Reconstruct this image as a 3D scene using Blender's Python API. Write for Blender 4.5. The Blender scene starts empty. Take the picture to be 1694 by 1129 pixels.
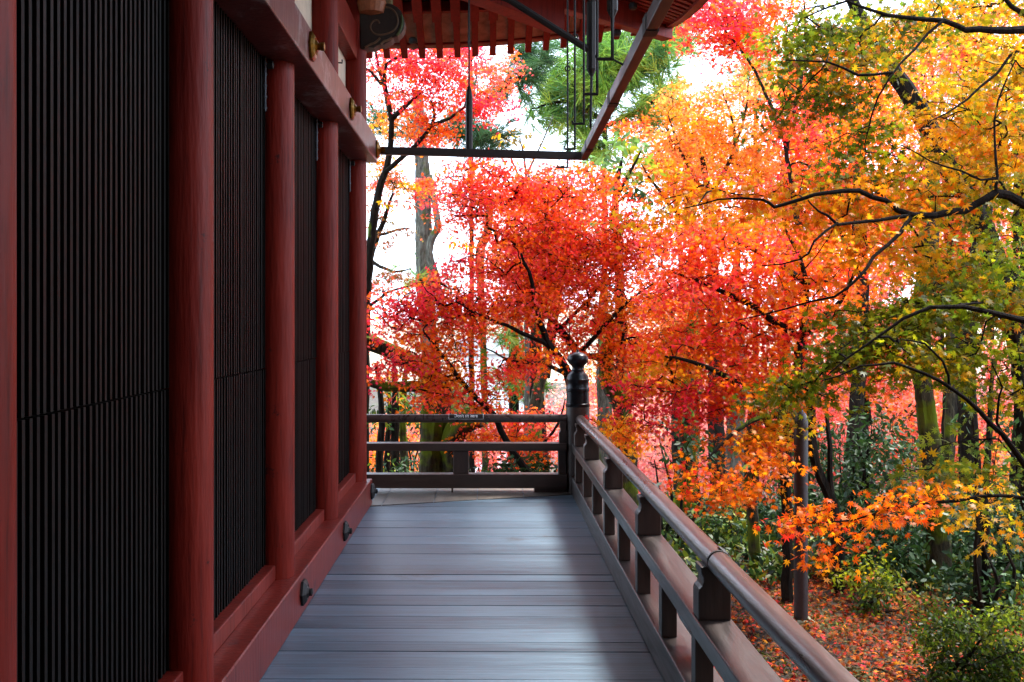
import bpy, bmesh, math, random
import numpy as np
from mathutils import Vector, Matrix

R = math.radians
rng = np.random.default_rng(7)
random.seed(7)
scene = bpy.context.scene
col = scene.collection

# ------------------------------------------------------------------ camera, world, sun, exposure
EYE = 1.5
F, U0, V0 = 1694.0, 805.0, 534.0
cam_d = bpy.data.cameras.new('camera')
cam_d.lens = 36.0; cam_d.sensor_width = 36.0
cam_d.shift_x = (847.0 - U0) / 1694.0
cam_d.shift_y = -(564.5 - V0) / 1694.0
cam_d.clip_start = 0.05; cam_d.clip_end = 2000
cam = bpy.data.objects.new('camera', cam_d); col.objects.link(cam)
cam.location = (0, 0, EYE); cam.rotation_euler = (R(90), 0, 0)
scene.camera = cam

SUN_EL, SUN_AZ = R(60), R(52)          # azimuth measured from +Y towards +X
world = bpy.data.worlds.new('World'); scene.world = world
world.use_nodes = True
wn, wl = world.node_tree.nodes, world.node_tree.links
wn.clear()
w_out = wn.new('ShaderNodeOutputWorld'); w_bg = wn.new('ShaderNodeBackground')
w_sky = wn.new('ShaderNodeTexSky'); w_sky.sky_type = 'NISHITA'; w_sky.sun_disc = False
w_sky.sun_elevation = SUN_EL; w_sky.sun_rotation = SUN_AZ
w_mix = wn.new('ShaderNodeMix'); w_mix.data_type = 'RGBA'
w_tc = wn.new('ShaderNodeTexCoord'); w_no = wn.new('ShaderNodeTexNoise')
w_no.inputs['Scale'].default_value = 2.2; w_no.inputs['Detail'].default_value = 6
w_rmp = wn.new('ShaderNodeMapRange')
w_rmp.inputs['From Min'].default_value = 0.3; w_rmp.inputs['From Max'].default_value = 0.7
w_rmp.inputs['To Min'].default_value = 0.72; w_rmp.inputs['To Max'].default_value = 0.95
wl.new(w_tc.outputs['Generated'], w_no.inputs['Vector'])
wl.new(w_no.outputs['Fac'], w_rmp.inputs['Value'])
wl.new(w_rmp.outputs['Result'], w_mix.inputs['Factor'])
wl.new(w_sky.outputs['Color'], w_mix.inputs['A'])
w_mix.inputs['B'].default_value = (8.0, 9.6, 11.8, 1)     # bright even cloud
wl.new(w_mix.outputs['Result'], w_bg.inputs['Color'])
w_bg.inputs['Strength'].default_value = 0.14
wl.new(w_bg.outputs['Background'], w_out.inputs['Surface'])

sun_d = bpy.data.lights.new('sun', 'SUN'); sun_d.energy = 2.8; sun_d.angle = R(11); sun_d.color = (1.0, 0.95, 0.87)
sun = bpy.data.objects.new('sun', sun_d); col.objects.link(sun)
sd = Vector((math.sin(SUN_AZ) * math.cos(SUN_EL), math.cos(SUN_AZ) * math.cos(SUN_EL), math.sin(SUN_EL)))
sun.rotation_euler = sd.to_track_quat('Z', 'Y').to_euler()
sun.location = sd * 40

scene.view_settings.view_transform = 'Standard'; scene.view_settings.look = 'None'
scene.view_settings.exposure = 2.0; scene.view_settings.gamma = 1.0
scene.render.engine = 'CYCLES'
cy = scene.cycles
cy.max_bounces = 8; cy.diffuse_bounces = 4; cy.glossy_bounces = 3; cy.transmission_bounces = 4; cy.transparent_max_bounces = 4
cy.use_denoising = True

def P(u, v, d):
    return Vector(((u - U0) / F * d, d, EYE - (v - V0) / F * d))

# ------------------------------------------------------------------ materials
def new_mat(name):
    m = bpy.data.materials.new(name); m.use_nodes = True
    n, l = m.node_tree.nodes, m.node_tree.links
    return m, n, l, n['Principled BSDF'], n['Material Output']

def ramp(n, stops):
    r = n.new('ShaderNodeValToRGB')
    e = r.color_ramp.elements
    while len(e) < len(stops): e.new(0.5)
    for k, (p, c) in enumerate(stops):
        e[k].position = p; e[k].color = (*c, 1)
    return r

def wood_mat(name, dark, light, scale=(1, 1, 1), rough=(0.3, 0.55), bump=0.25, island=0.0, fine=40, wear=None, spec=0.5):
    """wood: grain stretched along the axis with the small scale value"""
    m, n, l, b, o = new_mat(name)
    tc = n.new('ShaderNodeTexCoord'); mp = n.new('ShaderNodeMapping')
    mp.inputs['Scale'].default_value = scale
    geo = n.new('ShaderNodeNewGeometry')
    off = n.new('ShaderNodeVectorMath'); off.operation = 'ADD'
    sc = n.new('ShaderNodeVectorMath'); sc.operation = 'SCALE'
    cmb = n.new('ShaderNodeCombineXYZ')
    for k in range(3): l.new(geo.outputs['Random Per Island'], cmb.inputs[k])
    l.new(cmb.outputs[0], sc.inputs[0]); sc.inputs['Scale'].default_value = 37.0
    l.new(tc.outputs['Object'], mp.inputs['Vector'])
    l.new(mp.outputs[0], off.inputs[0]); l.new(sc.outputs[0], off.inputs[1])
    n1 = n.new('ShaderNodeTexNoise'); n1.inputs['Scale'].default_value = 5; n1.inputs['Detail'].default_value = 8
    n1.inputs['Roughness'].default_value = 0.65; n1.inputs['Distortion'].default_value = 0.6
    n2 = n.new('ShaderNodeTexNoise'); n2.inputs['Scale'].default_value = fine; n2.inputs['Detail'].default_value = 3
    l.new(off.outputs[0], n1.inputs['Vector']); l.new(off.outputs[0], n2.inputs['Vector'])
    mx = n.new('ShaderNodeMath'); mx.operation = 'MULTIPLY_ADD'
    l.new(n2.outputs['Fac'], mx.inputs[0]); mx.inputs[1].default_value = 0.35; 
    l.new(n1.outputs['Fac'], mx.inputs[2])
    isl = n.new('ShaderNodeMath'); isl.operation = 'MULTIPLY_ADD'
    l.new(geo.outputs['Random Per Island'], isl.inputs[0]); isl.inputs[1].default_value = island
    l.new(mx.outputs[0], isl.inputs[2])
    r = ramp(n, [(0.45 + island * 0.2, dark), (0.85 + island * 0.6, light)])
    l.new(isl.outputs[0], r.inputs['Fac'])
    colour = r.outputs['Color']
    if wear:
        n3 = n.new('ShaderNodeTexNoise'); n3.inputs['Scale'].default_value = wear[1]; n3.inputs['Detail'].default_value = 7
        n3.inputs['Roughness'].default_value = 0.7
        l.new(tc.outputs['Object'], n3.inputs['Vector'])
        rr = n.new('ShaderNodeMapRange'); rr.inputs['From Min'].default_value = wear[2]; rr.inputs['From Max'].default_value = wear[2] + 0.12
        l.new(n3.outputs['Fac'], rr.inputs['Value'])
        mm = n.new('ShaderNodeMix'); mm.data_type = 'RGBA'
        l.new(rr.outputs[0], mm.inputs['Factor']); l.new(colour, mm.inputs['A']); mm.inputs['B'].default_value = (*wear[0], 1)
        colour = mm.outputs['Result']
    l.new(colour, b.inputs['Base Color'])
    rg = n.new('ShaderNodeMapRange'); rg.inputs['To Min'].default_value = rough[0]; rg.inputs['To Max'].default_value = rough[1]
    rg.inputs['From Min'].default_value = 0.3; rg.inputs['From Max'].default_value = 0.75
    l.new(n1.outputs['Fac'], rg.inputs['Value']); l.new(rg.outputs[0], b.inputs['Roughness'])
    b.inputs['Specular IOR Level'].default_value = spec
    bp = n.new('ShaderNodeBump'); bp.inputs['Strength'].default_value = bump; bp.inputs['Distance'].default_value = 0.004
    l.new(mx.outputs[0], bp.inputs['Height']); l.new(bp.outputs[0], b.inputs['Normal'])
    return m

def paint_mat(name, c, c2, rough=0.45, bump=0.15, scale=6, chips=None, spec=0.15):
    m, n, l, b, o = new_mat(name)
    tc = n.new('ShaderNodeTexCoord')
    n1 = n.new('ShaderNodeTexNoise'); n1.inputs['Scale'].default_value = scale; n1.inputs['Detail'].default_value = 8; n1.inputs['Roughness'].default_value = 0.6
    mp = n.new('ShaderNodeMapping'); mp.inputs['Scale'].default_value = (1, 1, 0.35)
    l.new(tc.outputs['Object'], mp.inputs[0]); l.new(mp.outputs[0], n1.inputs['Vector'])
    r = ramp(n, [(0.3, c), (0.72, c2)])
    l.new(n1.outputs['Fac'], r.inputs['Fac'])
    colour = r.outputs['Color']
    if chips:
        n3 = n.new('ShaderNodeTexNoise'); n3.inputs['Scale'].default_value = chips[1]; n3.inputs['Detail'].default_value = 9; n3.inputs['Roughness'].default_value = 0.75
        l.new(tc.outputs['Object'], n3.inputs['Vector'])
        rr = n.new('ShaderNodeMapRange'); rr.inputs['From Min'].default_value = chips[2]; rr.inputs['From Max'].default_value = chips[2] + 0.06
        l.new(n3.outputs['Fac'], rr.inputs['Value'])
        mm = n.new('ShaderNodeMix'); mm.data_type = 'RGBA'
        l.new(rr.outputs[0], mm.inputs['Factor']); l.new(colour, mm.inputs['A']); mm.inputs['B'].default_value = (*chips[0], 1)
        colour = mm.outputs['Result']
    mp4 = n.new('ShaderNodeMapping'); mp4.inputs['Scale'].default_value = (16, 16, 0.9)
    n4 = n.new('ShaderNodeTexNoise'); n4.inputs['Scale'].default_value = 2.2; n4.inputs['Detail'].default_value = 9; n4.inputs['Roughness'].default_value = 0.7
    l.new(tc.outputs['Object'], mp4.inputs[0]); l.new(mp4.outputs[0], n4.inputs['Vector'])
    r4 = ramp(n, [(0.33, (0.42, 0.40, 0.40)), (0.46, (0.95, 0.95, 0.95)), (0.75, (1.25, 1.35, 1.4))]); l.new(n4.outputs['Fac'], r4.inputs[0])
    m4 = n.new('ShaderNodeMix'); m4.data_type = 'RGBA'; m4.blend_type = 'MULTIPLY'; m4.inputs['Factor'].default_value = 1
    l.new(colour, m4.inputs['A']); l.new(r4.outputs[0], m4.inputs['B']); colour = m4.outputs['Result']
    l.new(colour, b.inputs['Base Color'])
    b.inputs['Roughness'].default_value = rough; b.inputs['Specular IOR Level'].default_value = spec
    n2 = n.new('ShaderNodeTexNoise'); n2.inputs['Scale'].default_value = 14; n2.inputs['Detail'].default_value = 6
    mp2 = n.new('ShaderNodeMapping'); mp2.inputs['Scale'].default_value = (3, 3, 0.4)
    l.new(tc.outputs['Object'], mp2.inputs[0]); l.new(mp2.outputs[0], n2.inputs['Vector'])
    bp = n.new('ShaderNodeBump'); bp.inputs['Strength'].default_value = bump; bp.inputs['Distance'].default_value = 0.01
    l.new(n2.outputs['Fac'], bp.inputs['Height']); l.new(bp.outputs[0], b.inputs['Normal'])
    return m

def plain_mat(name, c, rough=0.5, metal=0.0, bump=0.0, scale=40, var=0.25):
    m, n, l, b, o = new_mat(name)
    tc = n.new('ShaderNodeTexCoord')
    n1 = n.new('ShaderNodeTexNoise'); n1.inputs['Scale'].default_value = scale; n1.inputs['Detail'].default_value = 5
    l.new(tc.outputs['Object'], n1.inputs['Vector'])
    r = ramp(n, [(0.3, tuple(x * (1 - var) for x in c)), (0.7, tuple(min(1, x * (1 + var)) for x in c))])
    l.new(n1.outputs['Fac'], r.inputs['Fac']); l.new(r.outputs[0], b.inputs['Base Color'])
    b.inputs['Roughness'].default_value = rough; b.inputs['Metallic'].default_value = metal
    if bump:
        bp = n.new('ShaderNodeBump'); bp.inputs['Strength'].default_value = bump; bp.inputs['Distance'].default_value = 0.01
        l.new(n1.outputs['Fac'], bp.inputs['Height']); l.new(bp.outputs[0], b.inputs['Normal'])
    return m

def leaf_mat(name, transl=0.5, rough=0.40, spec=0.28):
    m, n, l, b, o = new_mat(name)
    at = n.new('ShaderNodeAttribute'); at.attribute_name = 'Col'
    l.new(at.outputs['Color'], b.inputs['Base Color'])
    b.inputs['Roughness'].default_value = rough; b.inputs['Specular IOR Level'].default_value = spec
    t = n.new('ShaderNodeBsdfTranslucent'); mx = n.new('ShaderNodeMixShader'); mx.inputs[0].default_value = transl
    l.new(at.outputs['Color'], t.inputs['Color'])
    l.new(b.outputs[0], mx.inputs[1]); l.new(t.outputs[0], mx.inputs[2]); l.new(mx.outputs[0], o.inputs['Surface'])
    return m

def bark_mat(name, dark, light, moss=(0.09, 0.13, 0.012), moss_at=0.6, scale=7):
    m, n, l, b, o = new_mat(name)
    tc = n.new('ShaderNodeTexCoord'); mp = n.new('ShaderNodeMapping'); mp.inputs['Scale'].default_value = (4, 4, 1)
    l.new(tc.outputs['Object'], mp.inputs[0])
    n1 = n.new('ShaderNodeTexNoise'); n1.inputs['Scale'].default_value = scale; n1.inputs['Detail'].default_value = 9; n1.inputs['Roughness'].default_value = 0.7
    l.new(mp.outputs[0], n1.inputs['Vector'])
    r = ramp(n, [(0.35, dark), (0.68, light)]); l.new(n1.outputs['Fac'], r.inputs['Fac'])
    n2 = n.new('ShaderNodeTexNoise'); n2.inputs['Scale'].default_value = 3.2; n2.inputs['Detail'].default_value = 6
    l.new(tc.outputs['Object'], n2.inputs['Vector'])
    geo = n.new('ShaderNodeNewGeometry'); sp = n.new('ShaderNodeSeparateXYZ'); l.new(geo.outputs['Normal'], sp.inputs[0])
    ad = n.new('ShaderNodeMath'); ad.operation = 'MULTIPLY_ADD'; l.new(sp.outputs['Z'], ad.inputs[0]); ad.inputs[1].default_value = 0.12
    l.new(n2.outputs['Fac'], ad.inputs[2])
    rr = n.new('ShaderNodeMapRange'); rr.inputs['From Min'].default_value = moss_at; rr.inputs['From Max'].default_value = moss_at + 0.1
    l.new(ad.outputs[0], rr.inputs['Value'])
    mm = n.new('ShaderNodeMix'); mm.data_type = 'RGBA'; l.new(rr.outputs[0], mm.inputs['Factor'])
    l.new(r.outputs[0], mm.inputs['A']); mm.inputs['B'].default_value = (*moss, 1)
    l.new(mm.outputs['Result'], b.inputs['Base Color']); b.inputs['Roughness'].default_value = 0.9; b.inputs['Specular IOR Level'].default_value = 0.08
    bp = n.new('ShaderNodeBump'); bp.inputs['Strength'].default_value = 0.9; bp.inputs['Distance'].default_value = 0.03
    l.new(n1.outputs['Fac'], bp.inputs['Height']); l.new(bp.outputs[0], b.inputs['Normal'])
    return m

M = {}
M['red'] = paint_mat('red_lacquer_paint', (0.13, 0.0075, 0.0035), (0.21, 0.0165, 0.008), 0.5, 0.45, chips=((0.04, 0.008, 0.007), 7, 0.62))
M['red_sill'] = paint_mat('worn_red_paint', (0.13, 0.011, 0.007), (0.20, 0.024, 0.016), 0.33, 0.2, chips=((0.07, 0.022, 0.026), 6, 0.58), spec=0.4)
M['red_beam'] = paint_mat('faded_red_beam_paint', (0.085, 0.013, 0.012), (0.13, 0.034, 0.032), 0.38, 0.2, chips=((0.20, 0.15, 0.15), 3.5, 0.53), spec=0.35)
M['red_roof'] = paint_mat('red_rafter_paint', (0.13, 0.010, 0.007), (0.20, 0.018, 0.012), 0.55, 0.1)
M['lattice'] = wood_mat('black_lattice_wood', (0.0015, 0.0012, 0.001), (0.0058, 0.0042, 0.0035), (3, 3, 0.4), (0.5, 0.7), 0.2, spec=0.12)
M['backing'] = plain_mat('black_door_backing', (0.006, 0.005, 0.005), 0.8)
M['plaster'] = plain_mat('cream_plaster', (0.62, 0.56, 0.44), 0.85, 0, 0.1, 12, 0.1)
M['deck'] = wood_mat('weathered_deck_wood', (0.024, 0.041, 0.058), (0.125, 0.19, 0.25), (0.22, 6.5, 4), (0.34, 0.56), 0.6, 0.28, 40, wear=((0.055, 0.060, 0.065), 1.1, 0.6), spec=0.42)
M['deck_far'] = wood_mat('brown_deck_wood', (0.07, 0.057, 0.047), (0.16, 0.135, 0.113), (4.5, 0.4, 4), (0.45, 0.65), 0.3, 0.1)
M['rail'] = wood_mat('brown_rail_wood', (0.012, 0.0085, 0.0075), (0.043, 0.030, 0.027), (4, 0.35, 4), (0.28, 0.5), 0.3, 0.1, 30, wear=((0.075, 0.062, 0.06), 3.2, 0.62))
M['rail_x'] = wood_mat('dark_brown_rail_wood', (0.022, 0.0115, 0.008), (0.065, 0.035, 0.025), (0.35, 4, 4), (0.35, 0.6), 0.3, 0.1)
M['rail_z'] = wood_mat('brown_post_wood', (0.018, 0.0095, 0.007), (0.055, 0.029, 0.021), (4, 4, 0.4), (0.35, 0.6), 0.3, 0.1)
M['handrail'] = wood_mat('polished_handrail_wood', (0.026, 0.0145, 0.0125), (0.078, 0.046, 0.040), (3, 0.3, 3), (0.22, 0.42), 0.4, 0.05, 30, wear=((0.12, 0.095, 0.09), 8, 0.62), spec=0.55)
M['hang_wood'] = wood_mat('dark_hanging_bar_wood', (0.010, 0.006, 0.005), (0.032, 0.018, 0.015), (3, 0.4, 3), (0.4, 0.6), 0.2)
M['soffit'] = wood_mat('weathered_soffit_boards', (0.12, 0.09, 0.065), (0.42, 0.35, 0.27), (1.2, 0.5, 3), (0.7, 0.9), 0.3, 0.1, 12)
M['black_metal'] = plain_mat('black_metal', (0.012, 0.013, 0.016), 0.32, 0.6, 0, 60)
M['iron'] = plain_mat('dark_iron', (0.006, 0.0055, 0.0055), 0.65, 0.0, 0, 60)
M['gold'] = plain_mat('tarnished_gold', (0.19, 0.095, 0.015), 0.32, 1.0, 0.2, 60, 0.4)
M['carve_dark'] = plain_mat('dark_carved_wood', (0.02, 0.013, 0.01), 0.6, 0, 0.2, 30)
M['carve_line'] = plain_mat('tan_painted_line', (0.13, 0.08, 0.045), 0.6)
M['carve_green'] = plain_mat('green_painted_edge', (0.05, 0.10, 0.03), 0.6)
M['grey_metal'] = plain_mat('pale_grey_metal', (0.42, 0.47, 0.52), 0.35, 0.2)
M['chain'] = plain_mat('dull_grey_chain', (0.07, 0.08, 0.095), 0.45, 0.5)
M['white'] = plain_mat('white_lettering', (0.8, 0.8, 0.8), 0.5, 0, 0, 40, 0.02)
M['sign'] = plain_mat('black_sign_plate', (0.02, 0.014, 0.014), 0.35)
M['concrete'] = plain_mat('mossy_concrete', (0.16, 0.16, 0.10), 0.9, 0, 0.3, 25, 0.5)
M['tile'] = plain_mat('grey_roof_tile', (0.11, 0.115, 0.12), 0.6, 0, 0.4, 20)
M['leaf'] = leaf_mat('maple_leaf', 0.66)
M['leaf_gloss'] = leaf_mat('glossy_evergreen_leaf', 0.25, 0.5, 0.28)
M['needle'] = leaf_mat('conifer_needle', 0.35, 0.55, 0.3)
M['litter'] = leaf_mat('fallen_leaf', 0.15, 0.7, 0.12)
M['bark'] = bark_mat('dark_wet_bark', (0.005, 0.004, 0.0032), (0.026, 0.019, 0.013), moss_at=0.66)
M['bark_moss'] = bark_mat('mossy_bark', (0.010, 0.008, 0.005), (0.075, 0.058, 0.033), (0.085, 0.105, 0.006), 0.47)
M['bark_grey'] = bark_mat('grey_lichen_bark', (0.03, 0.028, 0.02), (0.17, 0.165, 0.13), (0.07, 0.085, 0.02), 0.56)
M['bark_thin'] = bark_mat('thin_branch_bark', (0.005, 0.0035, 0.003), (0.017, 0.012, 0.009), moss_at=0.85)

# ------------------------------------------------------------------ mesh helpers
def tag(o, label=None, cat=None, group=None, kind=None):
    if label: o['label'] = label
    if cat: o['category'] = cat
    if group: o['group'] = group
    if kind: o['kind'] = kind
    return o

def empty(name, loc, label, cat, group=None):
    e = bpy.data.objects.new(name, None); col.objects.link(e)
    e.location = loc; e.empty_display_size = 0.2
    return tag(e, label, cat, group)

def link(name, me, mat, parent=None):
    o = bpy.data.objects.new(name, me); col.objects.link(o)
    if mat is not None: me.materials.append(mat)
    if parent is not None:
        o.parent = parent
        if parent.type == 'EMPTY': o.matrix_parent_inverse = Matrix.Translation(-parent.location)
    return o

class MB:
    """collects shapes into ONE mesh"""
    def __init__(s): s.v = []; s.f = []
    def add(s, vs, fs):
        k = len(s.v); s.v += [tuple(p) for p in vs]; s.f += [tuple(i + k for i in f) for f in fs]; return s
    def box(s, x0, x1, y0, y1, z0, z1):
        return s.add([(x0, y0, z0), (x1, y0, z0), (x1, y1, z0), (x0, y1, z0), (x0, y0, z1), (x1, y0, z1), (x1, y1, z1), (x0, y1, z1)],
                     [(0, 3, 2, 1), (4, 5, 6, 7), (0, 1, 5, 4), (1, 2, 6, 5), (2, 3, 7, 6), (3, 0, 4, 7)])
    def hexa(s, pts):
        return s.add(pts, [(0, 3, 2, 1), (4, 5, 6, 7), (0, 1, 5, 4), (1, 2, 6, 5), (2, 3, 7, 6), (3, 0, 4, 7)])
    def bar(s, a, b, w, h, up=(0, 0, 1)):
        """rectangular bar whose lower edge centre runs a -> b, w wide, h tall"""
        a, b = Vector(a), Vector(b); d = (b - a).normalized(); up = Vector(up)
        sd_ = d.cross(up).normalized() * (w / 2); hv = up * h
        return s.hexa([a - sd_, a + sd_, b + sd_, b - sd_, a - sd_ + hv, a + sd_ + hv, b + sd_ + hv, b - sd_ + hv])
    def tube(s, pts, rad, n=8, caps=True):
        pts = [Vector(p) for p in pts]
        if not hasattr(rad, '__len__'): rad = [rad] * len(pts)
        k = len(s.v); ref = None
        for i, p in enumerate(pts):
            t = (pts[min(i + 1, len(pts) - 1)] - pts[max(i - 1, 0)])
            t = t.normalized() if t.length > 1e-9 else Vector((0, 0, 1))
            if ref is None: ref = Vector((1, 0, 0)) if abs(t.x) < 0.8 else Vector((0, 1, 0))
            a = t.cross(ref).normalized(); b = t.cross(a).normalized(); ref = -b if False else a.cross(t)
            for q in range(n):
                w = 2 * math.pi * q / n
                s.v.append(tuple(p + (a * math.cos(w) + b * math.sin(w)) * rad[i]))
        for i in range(len(pts) - 1):
            for q in range(n):
                s.f.append((k + i * n + q, k + i * n + (q + 1) % n, k + (i + 1) * n + (q + 1) % n, k + (i + 1) * n + q))
        if caps:
            s.f.append(tuple(k + q for q in range(n))[::-1]); s.f.append(tuple(k + (len(pts) - 1) * n + q for q in range(n)))
        return s
    def lathe(s, prof, origin, axis='Z', n=24):
        """prof: list of (radius, height)"""
        k = len(s.v); ox, oy, oz = origin
        for r, h in prof:
            for q in range(n):
                w = 2 * math.pi * q / n; c, d = r * math.cos(w), r * math.sin(w)
                s.v.append({'Z': (ox + c, oy + d, oz + h), 'X': (ox + h, oy + c, oz + d), 'Y': (ox + c, oy + h, oz + d)}[axis])
        for i in range(len(prof) - 1):
            for q in range(n):
                s.f.append((k + i * n + q, k + i * n + (q + 1) % n, k + (i + 1) * n + (q + 1) % n, k + (i + 1) * n + q))
        s.f.append(tuple(k + q for q in range(n))[::-1]); s.f.append(tuple(k + (len(prof) - 1) * n + q for q in range(n)))
        return s
    def prism(s, outline, y0, y1):
        """outline of (x, z) extruded along y"""
        n = len(outline)
        return s.add([(x, y0, z) for x, z in outline] + [(x, y1, z) for x, z in outline],
                     [tuple(range(n)), tuple(range(2 * n - 1, n - 1, -1))] + [(i, i + n, (i + 1) % n + n, (i + 1) % n) for i in range(n)])
    def build(s, name, mat, parent=None, smooth=False, bevel=0.0):
        me = bpy.data.meshes.new(name); me.from_pydata(s.v, [], s.f)
        bm = bmesh.new(); bm.from_mesh(me); bmesh.ops.recalc_face_normals(bm, faces=bm.faces); bm.to_mesh(me); bm.free()
        o = link(name, me, mat, parent)
        if smooth:
            me.shade_smooth()
            try: me.set_sharp_from_angle(angle=R(40))
            except Exception: pass
        if bevel:
            b = o.modifiers.new('bevel', 'BEVEL'); b.width = bevel; b.segments = 2; b.limit_method = 'ANGLE'; b.angle_limit = R(40)
        return o

# ------------------------------------------------------------------ ground
def ground_z(x, y):
    x = np.asarray(x, float); y = np.asarray(y, float)
    t = np.clip(y - 12.5, 0, None)
    z = -0.82 - 0.2 * t - 0.0
    z = np.maximum(z, -9.0) - 0.25 * np.clip((y - 53) / 60, 0, 1)
    z = z + 0.05 * np.sin(x * 1.7 + 1.0) * np.sin(y * 1.3) + 0.03 * np.sin(x * 4.1 + y * 2.3)
    return z

def grid_mesh(name, xs, ys, zf, mat):
    X, Y = np.meshgrid(xs, ys); Z = zf(X, Y)
    nx, ny = len(xs), len(ys)
    v = np.stack([X, Y, Z], -1).reshape(-1, 3)
    i = np.arange(nx * ny).reshape(ny, nx)
    f = np.stack([i[:-1, :-1], i[:-1, 1:], i[1:, 1:], i[1:, :-1]], -1).reshape(-1, 4)
    me = bpy.data.meshes.new(name); me.from_pydata(v.tolist(), [], f.tolist()); me.shade_smooth()
    return link(name, me, mat)

m, n, l, b, o_ = new_mat('forest_soil')
tc = n.new('ShaderNodeTexCoord')
n1 = n.new('ShaderNodeTexNoise'); n1.inputs['Scale'].default_value = 1.6; n1.inputs['Detail'].default_value = 9
n2 = n.new('ShaderNodeTexNoise'); n2.inputs['Scale'].default_value = 30; n2.inputs['Detail'].default_value = 6
l.new(tc.outputs['Object'], n1.inputs['Vector']); l.new(tc.outputs['Object'], n2.inputs['Vector'])
r1 = ramp(n, [(0.35, (0.016, 0.011, 0.007)), (0.52, (0.045, 0.022, 0.010)), (0.62, (0.03, 0.045, 0.008)), (0.75, (0.05, 0.065, 0.01))])
r2 = ramp(n, [(0.3, (0.35, 0.35, 0.35)), (0.7, (1.5, 1.5, 1.5))])
l.new(n1.outputs['Fac'], r1.inputs[0]); l.new(n2.outputs['Fac'], r2.inputs[0])
mm = n.new('ShaderNodeMix'); mm.data_type = 'RGBA'; mm.blend_type = 'MULTIPLY'; mm.inputs['Factor'].default_value = 1
l.new(r1.outputs[0], mm.inputs['A']); l.new(r2.outputs[0], mm.inputs['B']); l.new(mm.outputs['Result'], b.inputs['Base Color'])
b.inputs['Roughness'].default_value = 0.95
bp = n.new('ShaderNodeBump'); bp.inputs['Strength'].default_value = 0.8; bp.inputs['Distance'].default_value = 0.05
l.new(n2.outputs['Fac'], bp.inputs['Height']); l.new(bp.outputs[0], b.inputs['Normal'])
M['soil'] = m
M['hill'] = plain_mat('haze_paled_autumn_hillside', (0.30, 0.25, 0.17), 0.95, 0, 0.3, 0.12, 0.5)  # pale colour stands in for distant haze and overexposure

gxs = np.concatenate([np.linspace(-400, -22, 16), np.linspace(-20, 26, 116), np.linspace(28, 400, 16)])
gys = np.concatenate([np.linspace(-60, -8, 6), np.linspace(-6, 40, 116), np.linspace(44, 900, 26)])
tag(grid_mesh('ground', gxs, gys, ground_z, M['soil']), 'sloping forest floor of dark soil and moss', kind='structure')
hxs = np.linspace(-500, 500, 60); hys = np.linspace(160, 420, 16)
tag(grid_mesh('hills', hxs, hys, lambda x, y: -12 + 17 * np.sin(np.clip((y - 160) / 260, 0, 1) * math.pi * 0.5) * (1 + 0.22 * np.sin(x * 0.021) + 0.1 * np.sin(x * 0.05 + 1)), M['hill']),
    'far hillside, coloured pale for haze, seen through the leaves', kind='structure')

# ------------------------------------------------------------------ deck
def board_mesh():
    mb = MB()
    seams = [4.32, 4.69, 5.04, 5.45, 5.78, 6.11, 6.37, 6.66, 6.94, 7.2, 7.5, 7.76, 8.08, 8.36, 8.7, 9.02, 9.32]
    ys = [(-5.0, 0.003)]; y = -5.0
    while y < 4.05: y += random.uniform(0.26, 0.38); ys.append((min(y, 4.1), 0.003))
    for q in seams:                              # wide planks, some split by a tight joint
        a = ys[-1][0]
        if q - a > 0.3 and random.random() < 0.75: ys.append((a + (q - a) * random.uniform(0.38, 0.62), 0.0012))
        ys.append((q, random.choice((0.002, 0.004, 0.0045))))
    for (a, ga), (c, gc) in zip(ys[:-1], ys[1:]):
        dz = random.uniform(-0.002, 0.001); sk = random.uniform(-0.002, 0.002)
        x0, x1 = -1.0, 0.93
        mb.hexa([(x0, a + ga - .008, -0.06), (x1, a + ga - 0.028, -0.06), (x1, c - gc - 0.028, -0.06), (x0, c - gc - .008, -0.06),
                 (x0, a + ga - .008, dz), (x1, a + ga - 0.028, dz + sk), (x1, c - gc - 0.028, dz + sk), (x0, c - gc - .008, dz)])
    return mb
deck = board_mesh().build('deck', M['deck'], None, bevel=0.0015)
tag(deck, 'veranda floor of grey weathered planks laid crosswise', kind='structure')
mb = MB()
x = -0.96; ws = [0.10, 0.42, 0.36, 0.4, 0.42]
for w in ws:
    x1 = min(x + w, 0.74); ln = lambda q: 8.36 + (q + 0.945) / 1.685 * 0.56
    mb.hexa([(x + .004, ln(x), 0.0005), (x1 - .004, ln(x1), 0.0005), (x1 - .004, 9.34, 0.0005), (x + .004, 9.34, 0.0005),
             (x + .004, ln(x), 0.006), (x1 - .004, ln(x1), 0.006), (x1 - .004, 9.34, 0.006), (x + .004, 9.34, 0.006)])
    x = x1
tag(mb.build('deck_end', M['deck_far']), 'brown planks laid lengthwise at the far end of the veranda', kind='structure')
mb = MB(); mb.box(-1.2, 0.95, -5, 9.33, -0.2, -0.062)
for yy in (-3, -1, 1, 3, 5, 7, 9.1): mb.box(0.6, 0.75, yy, yy + 0.15, -1.2, -0.2)
tag(mb.build('deck_base', M['rail_x']), 'timber frame carrying the veranda floor', kind='structure')

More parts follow.
